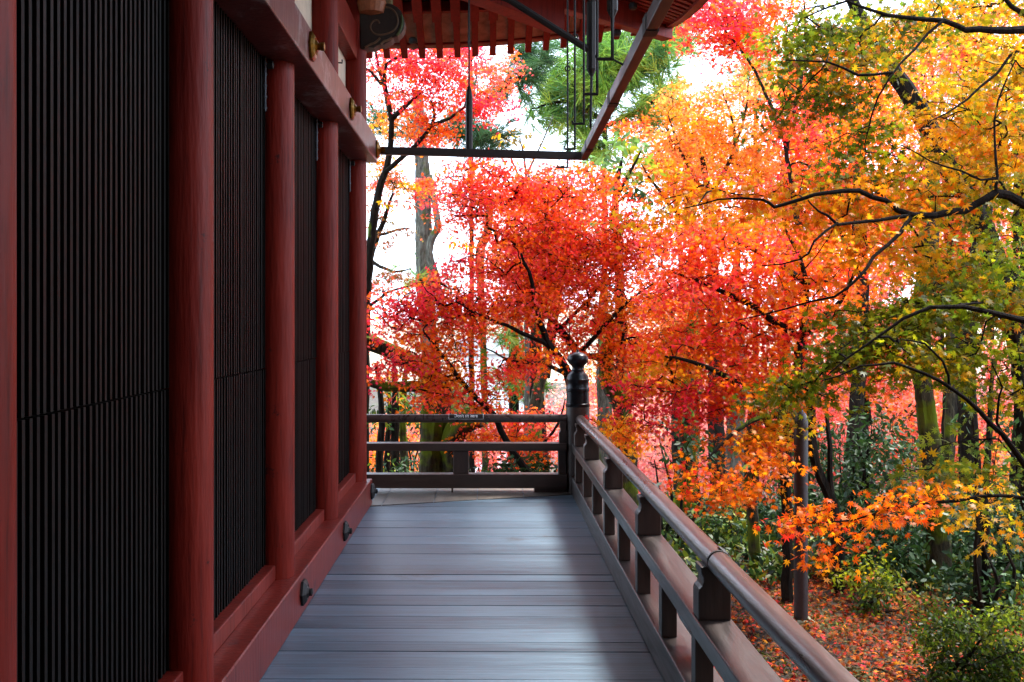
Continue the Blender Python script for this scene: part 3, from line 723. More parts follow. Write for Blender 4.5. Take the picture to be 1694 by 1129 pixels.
LEAF_GAIN = 1.0
PAL = {
 'crimson':  [((0.82, 0.022, 0.060), 4), ((0.88, 0.040, 0.035), 4), ((0.88, 0.12, 0.015), 1)],
 'coral':    [((0.94, 0.10, 0.095), 4), ((0.95, 0.12, 0.045), 4), ((0.92, 0.22, 0.03), 2)],
 'red':      [((0.94, 0.052, 0.038), 5), ((0.90, 0.042, 0.070), 2), ((0.94, 0.13, 0.010), 4), ((0.94, 0.24, 0.008), 1)],
 'vermil':   [((0.94, 0.11, 0.012), 4), ((0.94, 0.21, 0.006), 4), ((0.92, 0.05, 0.025), 3)],
 'orange':   [((0.86, 0.21, 0.006), 5), ((0.84, 0.13, 0.008), 3), ((0.82, 0.31, 0.008), 2)],
 'peach':    [((0.90, 0.32, 0.06), 4), ((0.88, 0.22, 0.06), 3), ((0.86, 0.42, 0.05), 2)],
 'gold':     [((0.85, 0.33, 0.009), 4), ((0.80, 0.41, 0.014), 4), ((0.86, 0.20, 0.006), 3), ((0.46, 0.34, 0.010), 1)],
 'golive':   [((0.58, 0.31, 0.008), 3), ((0.34, 0.28, 0.008), 4), ((0.19, 0.20, 0.010), 3), ((0.78, 0.26, 0.006), 1)],
 'olive':    [((0.16, 0.20, 0.008), 4), ((0.28, 0.28, 0.008), 4), ((0.10, 0.16, 0.010), 3), ((0.48, 0.26, 0.008), 1)],
 'dkolive':  [((0.085, 0.115, 0.008), 5), ((0.14, 0.14, 0.007), 3), ((0.24, 0.17, 0.006), 1), ((0.55, 0.14, 0.006), 1)],
 'pink':     [((0.88, 0.30, 0.29), 4), ((0.90, 0.40, 0.33), 3), ((0.88, 0.38, 0.18), 2), ((0.85, 0.18, 0.19), 2)],
 'rust':     [((0.35, 0.13, 0.03), 3), ((0.20, 0.14, 0.03), 3), ((0.5, 0.10, 0.05), 2)],
 'green':    [((0.032, 0.078, 0.015), 4), ((0.022, 0.055, 0.014), 4), ((0.065, 0.12, 0.02), 1)],
 'dkgreen':  [((0.014, 0.038, 0.011), 4), ((0.023, 0.055, 0.015), 3), ((0.04, 0.08, 0.015), 1)],
 'ltgreen':  [((0.16, 0.30, 0.06), 4), ((0.24, 0.38, 0.08), 3), ((0.10, 0.2, 0.05), 2)],
 'conifer':  [((0.16, 0.33, 0.05), 4), ((0.26, 0.42, 0.05), 4), ((0.09, 0.22, 0.06), 2), ((0.36, 0.44, 0.06), 2)],
 'dkconifer': [((0.04, 0.11, 0.035), 4), ((0.06, 0.14, 0.04), 3), ((0.03, 0.08, 0.03), 2)],
 'hinoki':   [((0.035, 0.062, 0.006), 4), ((0.065, 0.090, 0.006), 3), ((0.02, 0.04, 0.006), 3), ((0.11, 0.12, 0.008), 1)],
 'yelgreen': [((0.20, 0.26, 0.02), 3), ((0.30, 0.30, 0.02), 2), ((0.12, 0.2, 0.03), 2)],
}
def pick(pal, n_):
    c = np.array([p[0] for p in PAL[pal]]); w = np.array([p[1] for p in PAL[pal]], float)
    return c[rng.choice(len(c), n_, p=w / w.sum())]

LEAFS = {'maple': (T_MAPLE7, 'leaf', 0.15), 'maple5': (T_MAPLE5, 'leaf', 0.14), 'oval': (T_OVAL, 'leaf_gloss', 0.27), 'oval_soft': (T_OVAL, 'leaf', 0.27), 'tiny': (T_TINY, 'leaf', 0.28)}

def crown(blobs, leaf, size, centre, spray_r=0.34, flat=0.16, droop=0.25, per=(34, 64), upright=0.55):
    """spray discs inside pixel-sized blobs -> leaves; returns arrays and spray centres"""
    Cs, Ns, Ts, Ss, Ks, SP = [], [], [], [], [], []
    fill = LEAFS[leaf][2]
    for (u, v, ru, rv, d, rd, cov, pal) in blobs:
        area = math.pi * (ru * d / F) * (rv * d / F)
        nl = int(cov * area / (fill * size * size)); ns = max(2, int(nl / ((per[0] + per[1]) / 2)))
        c0 = np.array(P(u, v, d))
        q = norm(rng.normal(size=(ns, 3))) * (rng.random((ns, 1)) ** (1 / 2.4))
        ctr = c0 + q * np.array([ru * d / F, rd, rv * d / F])
        sc_pal = pal if isinstance(pal, (list, tuple)) else [pal]
        for k in range(ns):
            n_ = int(rng.integers(*per)); pn = sc_pal[int(rng.integers(len(sc_pal)))]
            r = spray_r * rng.uniform(0.6, 1.25)
            out = ctr[k] - centre; out[2] = 0; out = out / max(np.linalg.norm(out), 1e-6)
            nr = np.array([0, 0, 1.0]) + out * droop + rng.normal(size=3) * 0.22; nr /= np.linalg.norm(nr)
            a = np.cross(nr, [0.3, 1, 0.1]); a /= np.linalg.norm(a); b_ = np.cross(nr, a)
            th = rng.random(n_) * 2 * np.pi; rr = r * np.sqrt(rng.random(n_))
            p = ctr[k] + (rr * np.cos(th))[:, None] * a + (rr * np.sin(th))[:, None] * b_ * 0.8 + rng.normal(size=(n_, 1)) * flat * r * nr
            p[:, 2] -= 0.35 * rr * rr / r
            radial = norm(p - ctr[k] + rng.normal(size=(n_, 3)) * 0.05)
            N = nr * upright + rng.normal(size=(n_, 3)) * 0.55
            T = radial * 0.8 + np.array([0, 0, -0.55]) + rng.normal(size=(n_, 3)) * 0.35
            base = pick(pn, 1)[0]; leafc = pick(pn, n_)
            mixf = (rng.random((n_, 1)) < 0.45) * 0.9
            cc = base * (1 - mixf) + leafc * mixf
            cc = cc * rng.uniform(0.78, 1.22, (n_, 1)) * rng.uniform(0.85, 1.12)
            Cs.append(p); Ns.append(N); Ts.append(T); Ss.append(size * rng.uniform(0.7, 1.3, n_)); Ks.append(cc)
            SP.append((ctr[k], r))
    return np.concatenate(Cs), np.concatenate(Ns), np.concatenate(Ts), np.concatenate(Ss), np.clip(np.concatenate(Ks) * LEAF_GAIN, 0, 0.95), SP

def densify(pts, rad, step=0.12, wob=0.0):
    out, rr = [], []
    pts = [np.array(p, float) for p in pts]
    # Catmull-Rom through the points
    for i in range(len(pts) - 1):
        p0 = pts[max(i - 1, 0)]; p1 = pts[i]; p2 = pts[i + 1]; p3 = pts[min(i + 2, len(pts) - 1)]
        n_ = max(2, int(np.linalg.norm(p2 - p1) / step))
        for k in range(n_):
            t = k / n_
            q = 0.5 * ((2 * p1) + (-p0 + p2) * t + (2 * p0 - 5 * p1 + 4 * p2 - p3) * t * t + (-p0 + 3 * p1 - 3 * p2 + p3) * t ** 3)
            out.append(q + rng.normal(size=3) * wob); rr.append(rad[i] * (1 - t) + rad[i + 1] * t)
    out.append(pts[-1]); rr.append(rad[-1])
    return np.array(out), np.array(rr)

def wood_of(skel, sprays, mb, twig_r=0.0035, twiglets=0, jit=0.05, maxlen=3.0, side_n=8):
    """skel: list of (points, radii). Sprays are joined one by one to the nearest wood already grown."""
    nodes = []; par = []; rad = []
    for pts, rr in skel:
        pts, rr = densify(pts, rr, 0.12, 0.006)
        mb.tube(pts, rr, side_n)
        nodes += list(pts); rad += list(rr)
    nk = len(nodes)
    nodes = np.array(nodes); cap = nk + len(sprays) * 6 + 10
    NA = np.zeros((cap, 3)); NA[:nk] = nodes; cnt = nk
    parent = -np.ones(cap, int); isw = np.zeros(cap)
    if len(sprays):
        sc = np.array([s_[0] for s_ in sprays])
        dmin = np.array([np.min(np.linalg.norm(nodes - c, axis=1)) for c in sc])
        edges = []
        for k in np.argsort(dmin):
            c = sc[k]; dd = np.linalg.norm(NA[:cnt] - c, axis=1) + np.maximum(0, NA[:cnt, 2] - c[2]) * 0.3
            j = int(np.argmin(dd)); L_ = dd[j]
            if L_ > maxlen or L_ < 0.02: continue
            a = NA[j]; m_ = max(2, min(5, int(L_ / 0.16)))
            prev = j; bulge = rng.normal(size=3) * jit * L_; bulge[2] += 0.06 * L_
            for q in range(1, m_ + 1):
                t = q / m_; NA[cnt] = a * (1 - t) + c * t + bulge * math.sin(math.pi * t) + (rng.normal(size=3) * 0.012 if q < m_ else 0)
                parent[cnt] = prev; prev = cnt; cnt += 1
        weight = np.zeros(cap)
        for i in range(cnt - 1, nk - 1, -1):
            weight[i] = max(weight[i], 1)
            p_ = parent[i]
            if p_ >= nk: weight[p_] += weight[i] if NA is not None else 0
        R_ = twig_r * np.sqrt(np.maximum(weight, 1)) ** 0.75
        for i in range(nk, cnt):
            p_ = parent[i]; r1 = R_[i]; r0 = R_[p_] if p_ >= nk else min(R_[i] * 1.15, rad[p_])
            mb.tube([NA[p_], NA[i]], [min(r0, r1 * 1.5), r1], 5, False)
        if twiglets:
            for c, r in sprays:
                for q in range(twiglets):
                    a = rng.random() * 2 * math.pi; e = c + np.array([math.cos(a) * r * 0.8, math.sin(a) * r * 0.8, -0.25 * r + rng.normal() * 0.1 * r])
                    m2 = (c + e) / 2 + np.array([0, 0, 0.06 * r]) + rng.normal(size=3) * 0.05 * r
                    mb.tube([c, m2, e], [twig_r * 0.7, twig_r * 0.5, twig_r * 0.3], 3, False)
    return mb

def tree(name, label, cat, base, skel, blobs, leaf='maple', size=0.055, bark='bark', group=None, spray_r=0.34, twig_r=0.0035, twiglets=2, droop=0.25, flat=0.16, maxlen=3.0, per=(34, 64), crown_name='crown', upright=0.55):
    base = Vector(base)
    e = empty(name, base, label, cat, group)
    mb = MB(); ctr = np.array(skel[0][0][-1], float)
    if blobs:
        C, N, T, S, K_, SP = crown(blobs, leaf, size, ctr, spray_r, flat, droop, per, upright)
    else: SP = []
    wood_of(skel, SP, mb, twig_r, twiglets, maxlen=maxlen)
    mb.build('trunk', M[bark], e, True)
    if blobs:
        tp, mt, _ = LEAFS[leaf]
        leaf_mesh(crown_name, C, N, T, S, K_, tp, M[mt], e)
    return e

def px(pts): return [P(*p) for p in pts]
def gbase(u, d): 
    x = (u - U0) / F * d; return Vector((x, d, float(ground_z(x, d)) - 0.05))
def gx(x, y): return Vector((x, y, float(ground_z(x, y)) - 0.05))

# --- main red maple behind the newel post
b0 = gbase(968, 11.2)
tree('maple_tree', 'bright red maple spreading over the end railing behind the newel post', 'tree', b0,
  [([b0] + px([(962, 740, 11.2), (952, 680, 11.2), (937, 615, 11.15), (905, 565, 11.1), (893, 530, 11.0), (880, 470, 10.9), (862, 420, 10.7)]), [0.075, 0.07, 0.06, 0.05, 0.04, 0.032, 0.022, 0.012]),
   (px([(952, 680, 11.2), (956, 590, 11.4), (925, 545, 11.5), (897, 495, 11.6), (910, 420, 11.6), (905, 340, 11.6)]), [0.055, 0.045, 0.04, 0.034, 0.024, 0.01]),
   (px([(905, 570, 11.1), (860, 550, 10.9), (800, 525, 10.7), (755, 500, 10.5)]), [0.028, 0.022, 0.014, 0.006]),
   (px([(937, 620, 11.15), (900, 600, 10.8), (855, 600, 10.6), (800, 575, 10.4)]), [0.028, 0.02, 0.014, 0.006]),
   ([b0 + Vector((-0.1, -0.1, 0))] + px([(850, 750, 10.7), (816, 687, 10.5), (776, 646, 10.4), (745, 605, 10.4), (709, 560, 10.3), (700, 545, 10.3)]), [0.05, 0.036, 0.03, 0.027, 0.022, 0.012, 0.006]),
   (px([(956, 590, 11.4), (1010, 530, 11.3), (1050, 490, 11.2), (1080, 470, 11.1)]), [0.03, 0.022, 0.014, 0.006]),
   (px([(925, 545, 11.5), (960, 510, 11.6), (1010, 450, 11.7), (1040, 400, 11.6)]), [0.025, 0.02, 0.014, 0.006])],
  [(830, 300, 120, 42, 11.60, 0.6, 2.74, ['red', 'coral', 'vermil', 'vermil']), (940, 320, 100, 55, 11.70, 0.7, 2.74, ['red', 'coral', 'vermil', 'vermil']),
   (770, 345, 60, 30, 11.20, 0.4, 2.14, ['red', 'coral']),
   (870, 400, 105, 48, 11.50, 0.7, 2.74, ['red', 'vermil', 'coral']), (800, 440, 75, 26, 11.20, 0.4, 2.39, ['coral', 'red', 'crimson']),
   (960, 420, 85, 60, 11.80, 0.6, 2.98, ['red', 'coral', 'vermil', 'vermil']), (1040, 400, 85, 60, 11.80, 0.6, 2.86, ['red', 'coral', 'vermil', 'vermil']),
   (700, 490, 80, 30, 10.80, 0.5, 2.63, ['crimson', 'coral', 'red']), (800, 500, 100, 35, 11.00, 0.5, 2.63, ['red', 'coral', 'vermil', 'vermil']), (655, 520, 52, 30, 10.70, 0.4, 2.27, ['crimson', 'red']),
   (725, 545, 85, 36, 10.70, 0.5, 2.51, ['vermil', 'orange', 'red', 'orange']), (860, 500, 70, 40, 11.50, 0.5, 2.39, ['red', 'vermil']), (905, 470, 65, 45, 11.70, 0.6, 2.63, ['red', 'coral', 'vermil', 'vermil']),
   (955, 545, 60, 40, 11.50, 0.5, 2.39, ['red', 'vermil']), (1030, 500, 80, 48, 11.70, 0.6, 2.86, ['vermil', 'orange', 'red', 'orange']), (1065, 590, 62, 55, 11.40, 0.5, 2.63, ['red', 'vermil', 'orange']),
   (715, 595, 72, 32, 10.50, 0.4, 2.51, ['vermil', 'orange']), (655, 595, 45, 18, 10.40, 0.3, 2.03, ['crimson', 'red']), (870, 590, 72, 18, 10.80, 0.4, 2.39, ['red', 'vermil']), (820, 620, 55, 22, 10.80, 0.4, 2.14, ['red', 'coral']), (725, 645, 58, 28, 10.40, 0.35, 2.63, ['vermil', 'orange', 'red']), (790, 655, 45, 25, 10.60, 0.3, 2.03, ['orange', 'red'])],
  size=0.060, bark='bark_thin', twig_r=0.0055, group='maples beyond the veranda', spray_r=0.30)

# --- low orange maple seen through the railing
b0 = gbase(905, 11.8)
tree('maple_tree', 'low orange maple showing between the rails of the end railing', 'tree', b0,
  [([b0] + px([(905, 790, 11.8), (890, 745, 11.6), (850, 720, 11.4)]), [0.04, 0.035, 0.025, 0.008]),
   (px([(890, 745, 11.6), (925, 700, 11.7), (935, 660, 11.7)]), [0.02, 0.014, 0.006])],
  [(800, 725, 62, 22, 11.3, 0.4, 2.0, ['coral', 'vermil']), (870, 722, 65, 24, 11.4, 0.4, 2.2, ['orange', 'vermil']), (900, 755, 50, 18, 11.4, 0.4, 1.4, ['orange', 'vermil']), (850, 690, 70, 20, 11.8, 0.4, 1.5, ['coral', 'red']), (1020, 715, 50, 32, 11.0, 0.4, 2.2, ['orange', 'gold'])],
  size=0.058, bark='bark_thin', group='maples beyond the veranda', spray_r=0.26)

# --- crimson maple at the upper left, behind the cross bar
b0 = gbase(600, 13.4)
tree('maple_tree', 'crimson maple with forked dark limbs above the cross bar', 'tree', b0,
  [([b0] + px([(600, 700, 13.4), (606, 480, 13.4), (622, 340, 13.3), (640, 275, 13.2), (648, 220, 13.1), (645, 185, 13.0), (632, 135, 13.0), (620, 80, 13.0)]), [0.10, 0.085, 0.07, 0.052, 0.042, 0.036, 0.028, 0.02, 0.01]),
   (px([(646, 200, 13.1), (672, 175, 12.9), (690, 160, 12.8)]), [0.04, 0.028, 0.012]),
   (px([(636, 285, 13.2), (690, 238, 13.0), (715, 205, 12.9), (718, 185, 12.8), (712, 165, 12.7)]), [0.035, 0.028, 0.022, 0.016, 0.008]),
   (px([(712, 208, 12.9), (745, 195, 12.7), (768, 178, 12.6)]), [0.03, 0.02, 0.008]),
   (px([(632, 140, 13.0), (612, 118, 13.0), (580, 105, 13.0)]), [0.024, 0.016, 0.008]),
   (px([(645, 185, 13.0), (638, 140, 12.9), (640, 105, 12.8), (700, 75, 12.7)]), [0.03, 0.024, 0.02, 0.01])],
  [(660, 110, 62, 30, 13.2, 0.6, 2.0, ['coral', 'vermil', 'crimson']), (740, 110, 80, 36, 12.9, 0.6, 2.6, ['crimson', 'coral']), (770, 160, 55, 30, 12.7, 0.5, 2.4, ['crimson', 'red']), (690, 150, 50, 30, 13.0, 0.5, 1.9, ['crimson', 'vermil']),
   (830, 110, 40, 32, 13.4, 0.5, 1.6, ['vermil', 'coral']), (815, 168, 34, 14, 12.7, 0.3, 1.8, ['crimson']), (730, 205, 55, 25, 13.0, 0.4, 1.7, ['red', 'vermil']), (650, 170, 45, 30, 13.5, 0.5, 1.3, ['coral', 'orange']), (640, 215, 40, 25, 13.6, 0.5, 1.0, ['peach', 'gold']), (690, 235, 45, 14, 13.2, 0.4, 1.6, ['coral', 'vermil']), (640, 70, 60, 30, 13.4, 0.6, 2, ['coral', 'crimson']), (740, 60, 90, 30, 13.2, 0.6, 2, ['crimson', 'red'])],
  size=0.06, bark='bark', group='maples beyond the veranda', spray_r=0.28)

# --- thin coral maple on the far left edge
b0 = gbase(585, 14.5)
tree('maple_tree', 'thin maple with sparse rusty leaves against white sky beside the corner column', 'tree', b0,
  [([b0] + px([(590, 700, 14.5), (600, 520, 14.5), (612, 430, 14.5), (632, 372, 14.4), (650, 320, 14.3)]), [0.08, 0.07, 0.06, 0.05, 0.035, 0.015]),
   (px([(612, 430, 14.5), (650, 450, 14.2), (680, 445, 14.0)]), [0.03, 0.02, 0.008]),
   (px([(625, 390, 14.4), (655, 380, 14.2), (680, 378, 14.0)]), [0.024, 0.016, 0.006]),
   (px([(600, 520, 14.5), (640, 485, 14.3), (700, 470, 14.2)]), [0.03, 0.02, 0.008])],
  [(655, 382, 28, 6, 14.1, 0.3, 2.60, 'rust'), (650, 405, 22, 7, 14.1, 0.3, 2.00, 'rust'), (640, 455, 45, 9, 14.1, 0.4, 2.60, 'rust'), (625, 350, 25, 18, 14.5, 0.4, 1.60, ['rust', 'coral']), (640, 300, 45, 25, 14.2, 0.5, 2.20, ['coral', 'peach', 'rust']), (690, 310, 35, 25, 14.0, 0.4, 1.80, ['coral', 'gold']), (625, 470, 20, 12, 14.3, 0.3, 2.00, 'coral'), (630, 265, 30, 14, 13.9, 0.3, 2.40, ['orange', 'gold'])],
  size=0.052, bark='bark', group='maples beyond the veranda', spray_r=0.2, flat=0.1)

# --- pale orange maple in the middle distance
b0 = gbase(1190, 15)
tree('maple_tree', 'tall pale orange maple glowing against the sky right of the eaves corner', 'tree', b0,
  [([b0] + px([(1185, 700, 15), (1180, 480, 15), (1172, 330, 15), (1160, 250, 15)]), [0.14, 0.12, 0.09, 0.06, 0.03]),
   (px([(1172, 330, 15), (1130, 260, 14.8), (1105, 190, 14.8)]), [0.04, 0.024, 0.008]),
   (px([(1172, 330, 15), (1215, 240, 14.9), (1195, 150, 14.8)]), [0.04, 0.024, 0.008]),
   (px([(1215, 240, 14.9), (1235, 180, 15), (1240, 120, 15)]), [0.024, 0.016, 0.006]),
   (px([(1180, 420, 15), (1100, 330, 14.6), (1060, 270, 14.5)]), [0.04, 0.024, 0.008])],
  [(1165, 175, 75, 60, 15, 0.8, 1.25, ['peach', 'orange']), (1190, 250, 85, 45, 15, 0.8, 1.4, ['peach', 'orange', 'gold']), (1110, 230, 50, 45, 14.7, 0.6, 1.4, ['peach', 'vermil', 'orange']), (1240, 140, 60, 50, 15.2, 0.8, 1.3, ['peach', 'vermil']), (1090, 300, 70, 34, 14.4, 0.6, 1.6, ['orange', 'gold']), (1170, 310, 90, 30, 14.6, 0.6, 1.6, ['orange', 'coral']), (1250, 260, 50, 60, 15.2, 0.7, 1.5, ['orange', 'peach']), (1320, 200, 80, 80, 15.6, 0.8, 1.4, ['vermil', 'orange']), (1045, 205, 34, 22, 14.8, 0.4, 1.6, ['vermil', 'orange'])],
  size=0.072, bark='bark', group='maples beyond the veranda', spray_r=0.32)

# --- crimson crown at the top, right of the eaves
b0 = gbase(1330, 12.6)
tree('maple_tree', 'crimson maple whose crown reaches the top of the view beside the eaves corner', 'tree', b0,
  [([b0] + px([(1330, 700, 12.6), (1325, 450, 12.6), (1300, 250, 12.6), (1250, 120, 12.5), (1200, 50, 12.4)]), [0.08, 0.06, 0.04, 0.026, 0.018, 0.008]),
   (px([(1300, 250, 12.6), (1330, 100, 12.6), (1330, 0, 12.6)]), [0.03, 0.02, 0.01])],
  [(1180, 40, 66, 44, 12.4, 0.6, 2.6, ['crimson', 'red']), (1240, 65, 60, 42, 12.6, 0.6, 2.4, ['red', 'vermil']), (1200, -10, 80, 36, 12.6, 0.6, 2.2, ['crimson', 'red']), (1270, 20, 60, 40, 12.8, 0.6, 2.0, ['vermil', 'orange']), (1300, 195, 60, 45, 12.6, 0.6, 1.6, ['crimson', 'vermil']), (1360, 290, 70, 50, 12.7, 0.6, 1.8, ['vermil', 'orange', 'crimson']), (1420, 220, 80, 70, 13, 0.7, 1.6, ['vermil', 'orange'])],
  size=0.066, bark='bark', group='maples beyond the veranda', spray_r=0.32)

# --- red to orange maple on the right of the railing
b0 = gbase(1300, 8.35)
tree('maple_tree', 'scarlet and orange maple hanging over the side railing past the newel post', 'tree', b0,
  [([b0] + px([(1303, 900, 8.35), (1299, 780, 8.4), (1310, 690, 8.5), (1325, 560, 8.6), (1335, 470, 8.6), (1300, 380, 8.6)]), [0.052, 0.047, 0.044, 0.042, 0.036, 0.025, 0.01]),
   (px([(1301, 800, 8.38), (1280, 720, 8.3), (1240, 650, 8.3), (1170, 610, 8.4), (1100, 590, 8.6)]), [0.045, 0.038, 0.03, 0.02, 0.008]),
   (px([(1325, 560, 8.6), (1250, 510, 8.8), (1170, 470, 9), (1110, 450, 9.2)]), [0.035, 0.026, 0.018, 0.007]),
   (px([(1335, 470, 8.6), (1260, 420, 9), (1180, 390, 9.2)]), [0.03, 0.02, 0.007]),
   (px([(1310, 690, 8.5), (1260, 690, 8), (1210, 720, 7.8), (1170, 760, 7.7)]), [0.03, 0.022, 0.015, 0.006]),
   (px([(1325, 560, 8.6), (1390, 500, 8.4), (1420, 440, 8.2)]), [0.03, 0.02, 0.007])],
  [(1150, 390, 90, 45, 9.4, 0.6, 2.39, ['red', 'coral', 'vermil']), (1230, 400, 80, 60, 9.2, 0.6, 2.39, ['vermil', 'red', 'orange']), (1140, 470, 80, 50, 9.3, 0.6, 2.60, ['red', 'coral']), (1230, 490, 85, 55, 9.1, 0.6, 2.50, ['red', 'vermil', 'orange']), (1310, 440, 75, 60, 8.9, 0.6, 2.18, ['vermil', 'red', 'orange']), (1320, 530, 70, 55, 8.8, 0.6, 2.18, ['red', 'vermil', 'orange']),
   (1150, 560, 80, 40, 9.0, 0.5, 2.50, ['vermil', 'orange', 'red']), (1120, 610, 70, 25, 8.8, 0.4, 1.87, ['orange', 'gold']), (1230, 570, 75, 48, 8.8, 0.5, 2.39, ['vermil', 'red']), (1150, 665, 85, 28, 8.5, 0.4, 2.39, ['red', 'crimson']), (1220, 640, 80, 38, 8.5, 0.5, 2.39, ['vermil', 'red']), (1060, 655, 48, 30, 8.9, 0.35, 2.18, ['red', 'crimson']), (1300, 620, 70, 50, 8.5, 0.5, 2.08, ['orange', 'vermil']), (1080, 695, 52, 22, 8.7, 0.3, 1.77, ['red', 'vermil']), (1390, 440, 70, 60, 8.8, 0.5, 1.66, ['orange', 'vermil'])],
  size=0.058, bark='bark', group='maples beyond the veranda', spray_r=0.28)

# --- low orange boughs just past the handrail
b0 = gbase(1245, 9.5)
tree('maple_tree', 'slender mossy maple with orange lower boughs beside the dark pole', 'tree', b0,
  [([b0] + px([(1250, 930, 9.5), (1246, 870, 9.5), (1240, 780, 9.4), (1244, 700, 9.4), (1252, 630, 9.4)]), [0.065, 0.06, 0.055, 0.05, 0.045, 0.03]),
   (px([(1242, 800, 9.4), (1265, 740, 8.6), (1290, 690, 8.0)]), [0.03, 0.02, 0.008]),
   (px([(1240, 770, 9.4), (1215, 790, 8.6), (1190, 810, 8)]), [0.028, 0.018, 0.008])],
  [(1180, 775, 60, 26, 7.8, 0.35, 1.8, ['vermil', 'red', 'orange']), (1235, 730, 60, 28, 8.0, 0.4, 1.9, ['orange', 'vermil']), (1280, 700, 55, 36, 8.0, 0.4, 1.8, ['orange', 'gold']), (1160, 830, 40, 22, 7.6, 0.25, 1.3, ['orange', 'vermil']), (1225, 800, 65, 28, 7.7, 0.35, 1.4, ['orange', 'gold']), (1280, 770, 45, 30, 7.6, 0.35, 1.3, ['orange']), (1300, 645, 60, 40, 8.0, 0.4, 1.7, ['orange', 'golive'])],
  size=0.06, bark='bark_moss', group='maples beyond the veranda', spray_r=0.24)

# --- big near maple on the right: olive and gold, trunk outside the frame
bR = gx(4.55, 6.6)
tree('maple_tree', 'near maple with long dark boughs and green to golden leaves at the right edge', 'tree', bR,
  [([bR, Vector((4.5, 6.6, 0.2)), Vector((4.3, 6.5, 1.2)), P(1800, 380, 6.4), P(1760, 180, 6.4), P(1720, 0, 6.5), P(1680, -140, 6.5)], [0.15, 0.13, 0.12, 0.1, 0.08, 0.06, 0.03]),
   (px([(1800, 380, 6.4), (1740, 352, 6.2), (1694, 335, 6.1), (1648, 322, 6.0), (1612, 340, 6.0), (1580, 352, 5.95), (1508, 356, 5.9), (1465, 334, 5.9), (1420, 318, 5.85), (1365, 320, 5.8), (1330, 331, 5.8), (1282, 341, 5.8), (1265, 330, 5.8), (1190, 332, 5.9), (1130, 345, 6)]), [0.05, 0.038, 0.03, 0.027, 0.022, 0.021, 0.019, 0.015, 0.014, 0.012, 0.011, 0.010, 0.008, 0.005, 0.003]),
   (px([(1508, 356, 5.9), (1450, 365, 5.8), (1385, 370, 5.7), (1355, 350, 5.7), (1337, 332, 5.75)]), [0.013, 0.010, 0.009, 0.006, 0.004]),
   (px([(1508, 356, 5.9), (1490, 385, 5.8), (1445, 425, 5.7), (1420, 460, 5.6), (1380, 488, 5.6), (1300, 512, 5.7), (1220, 530, 5.8)]), [0.014, 0.012, 0.010, 0.009, 0.007, 0.005, 0.003]),
   (px([(1385, 370, 5.7), (1345, 400, 5.6), (1325, 432, 5.6), (1260, 440, 5.7)]), [0.008, 0.007, 0.005, 0.003]),
   (px([(1648, 322, 6.0), (1650, 290, 6.0), (1646, 230, 6.1), (1650, 165, 6.2), (1680, 100, 6.3)]), [0.012, 0.009, 0.007, 0.006, 0.004]),
   (px([(1648, 300, 6.0), (1590, 285, 5.9), (1540, 265, 5.9), (1490, 240, 5.9)]), [0.007, 0.006, 0.005, 0.003]),
   (px([(1760, 60, 6.4), (1694, 50, 6.3), (1640, 50, 6.3), (1600, 47, 6.3), (1562, 35, 6.3), (1470, 27, 6.3), (1400, 5, 6.3), (1330, 30, 6.3)]), [0.04, 0.026, 0.022, 0.019, 0.016, 0.012, 0.008, 0.004]),
   (px([(1560, 36, 6.3), (1510, 80, 6.2), (1470, 130, 6.1), (1440, 190, 6.1), (1430, 240, 6.1)]), [0.01, 0.008, 0.006, 0.005, 0.003]),
   (px([(1475, 120, 6.1), (1420, 122, 6.1), (1370, 105, 6.2), (1300, 100, 6.3)]), [0.008, 0.009, 0.007, 0.004]),
   (px([(1720, 0, 6.5), (1694, 25, 6.5), (1660, -5, 6.5)]), [0.02, 0.018, 0.012]),
   (px([(1690, 80, 6.3), (1600, 165, 6.1), (1540, 200, 6.0)]), [0.01, 0.007, 0.003])],
  [(1330, 60, 80, 60, 6.85, 0.5, 1.89, ['dkolive', 'olive']), (1400, 120, 100, 70, 6.65, 0.5, 1.96, ['dkolive', 'dkolive', 'olive']), (1440, 40, 110, 50, 6.85, 0.5, 2.17, ['olive', 'golive', 'dkolive']), (1340, 170, 75, 55, 6.65, 0.5, 1.59, ['dkolive']), (1420, 230, 85, 50, 6.55, 0.4, 1.59, ['dkolive', 'dkolive', 'olive']), (1390, 290, 60, 30, 6.35, 0.35, 1.30, ['dkolive', 'olive']),
   (1540, 285, 110, 40, 6.35, 0.4, 2.32, ['golive', 'gold']), (1600, 190, 90, 60, 6.55, 0.5, 2.17, ['gold', 'orange', 'golive']), (1660, 130, 70, 80, 6.65, 0.5, 2.32, ['gold', 'golive']), (1590, 20, 110, 40, 6.85, 0.5, 2.17, ['gold', 'golive']), (1660, 250, 60, 60, 6.55, 0.5, 2.32, ['gold', 'golive']), (1470, 330, 120, 40, 6.25, 0.4, 1.89, ['gold', 'golive', 'orange']), (1340, 320, 120, 30, 6.25, 0.35, 1.74, ['gold', 'orange']), (1200, 330, 90, 26, 6.45, 0.35, 1.89, ['gold', 'orange']), (1420, 390, 110, 40, 6.15, 0.4, 1.74, ['orange', 'gold']), (1110, 345, 65, 26, 6.65, 0.3, 1.74, ['gold', 'orange']),
   (1520, 420, 90, 50, 6.35, 0.4, 1.89, ['golive', 'gold']), (1330, 490, 70, 40, 6.25, 0.35, 1.01, ['orange', 'vermil']), (1640, 330, 70, 50, 6.45, 0.4, 2.03, ['golive', 'olive']), (1660, 400, 60, 60, 6.65, 0.4, 1.45, ['olive'])],
  size=0.064, bark='bark_thin', group='maples beyond the veranda', spray_r=0.27, twig_r=0.0028, per=(26, 48))

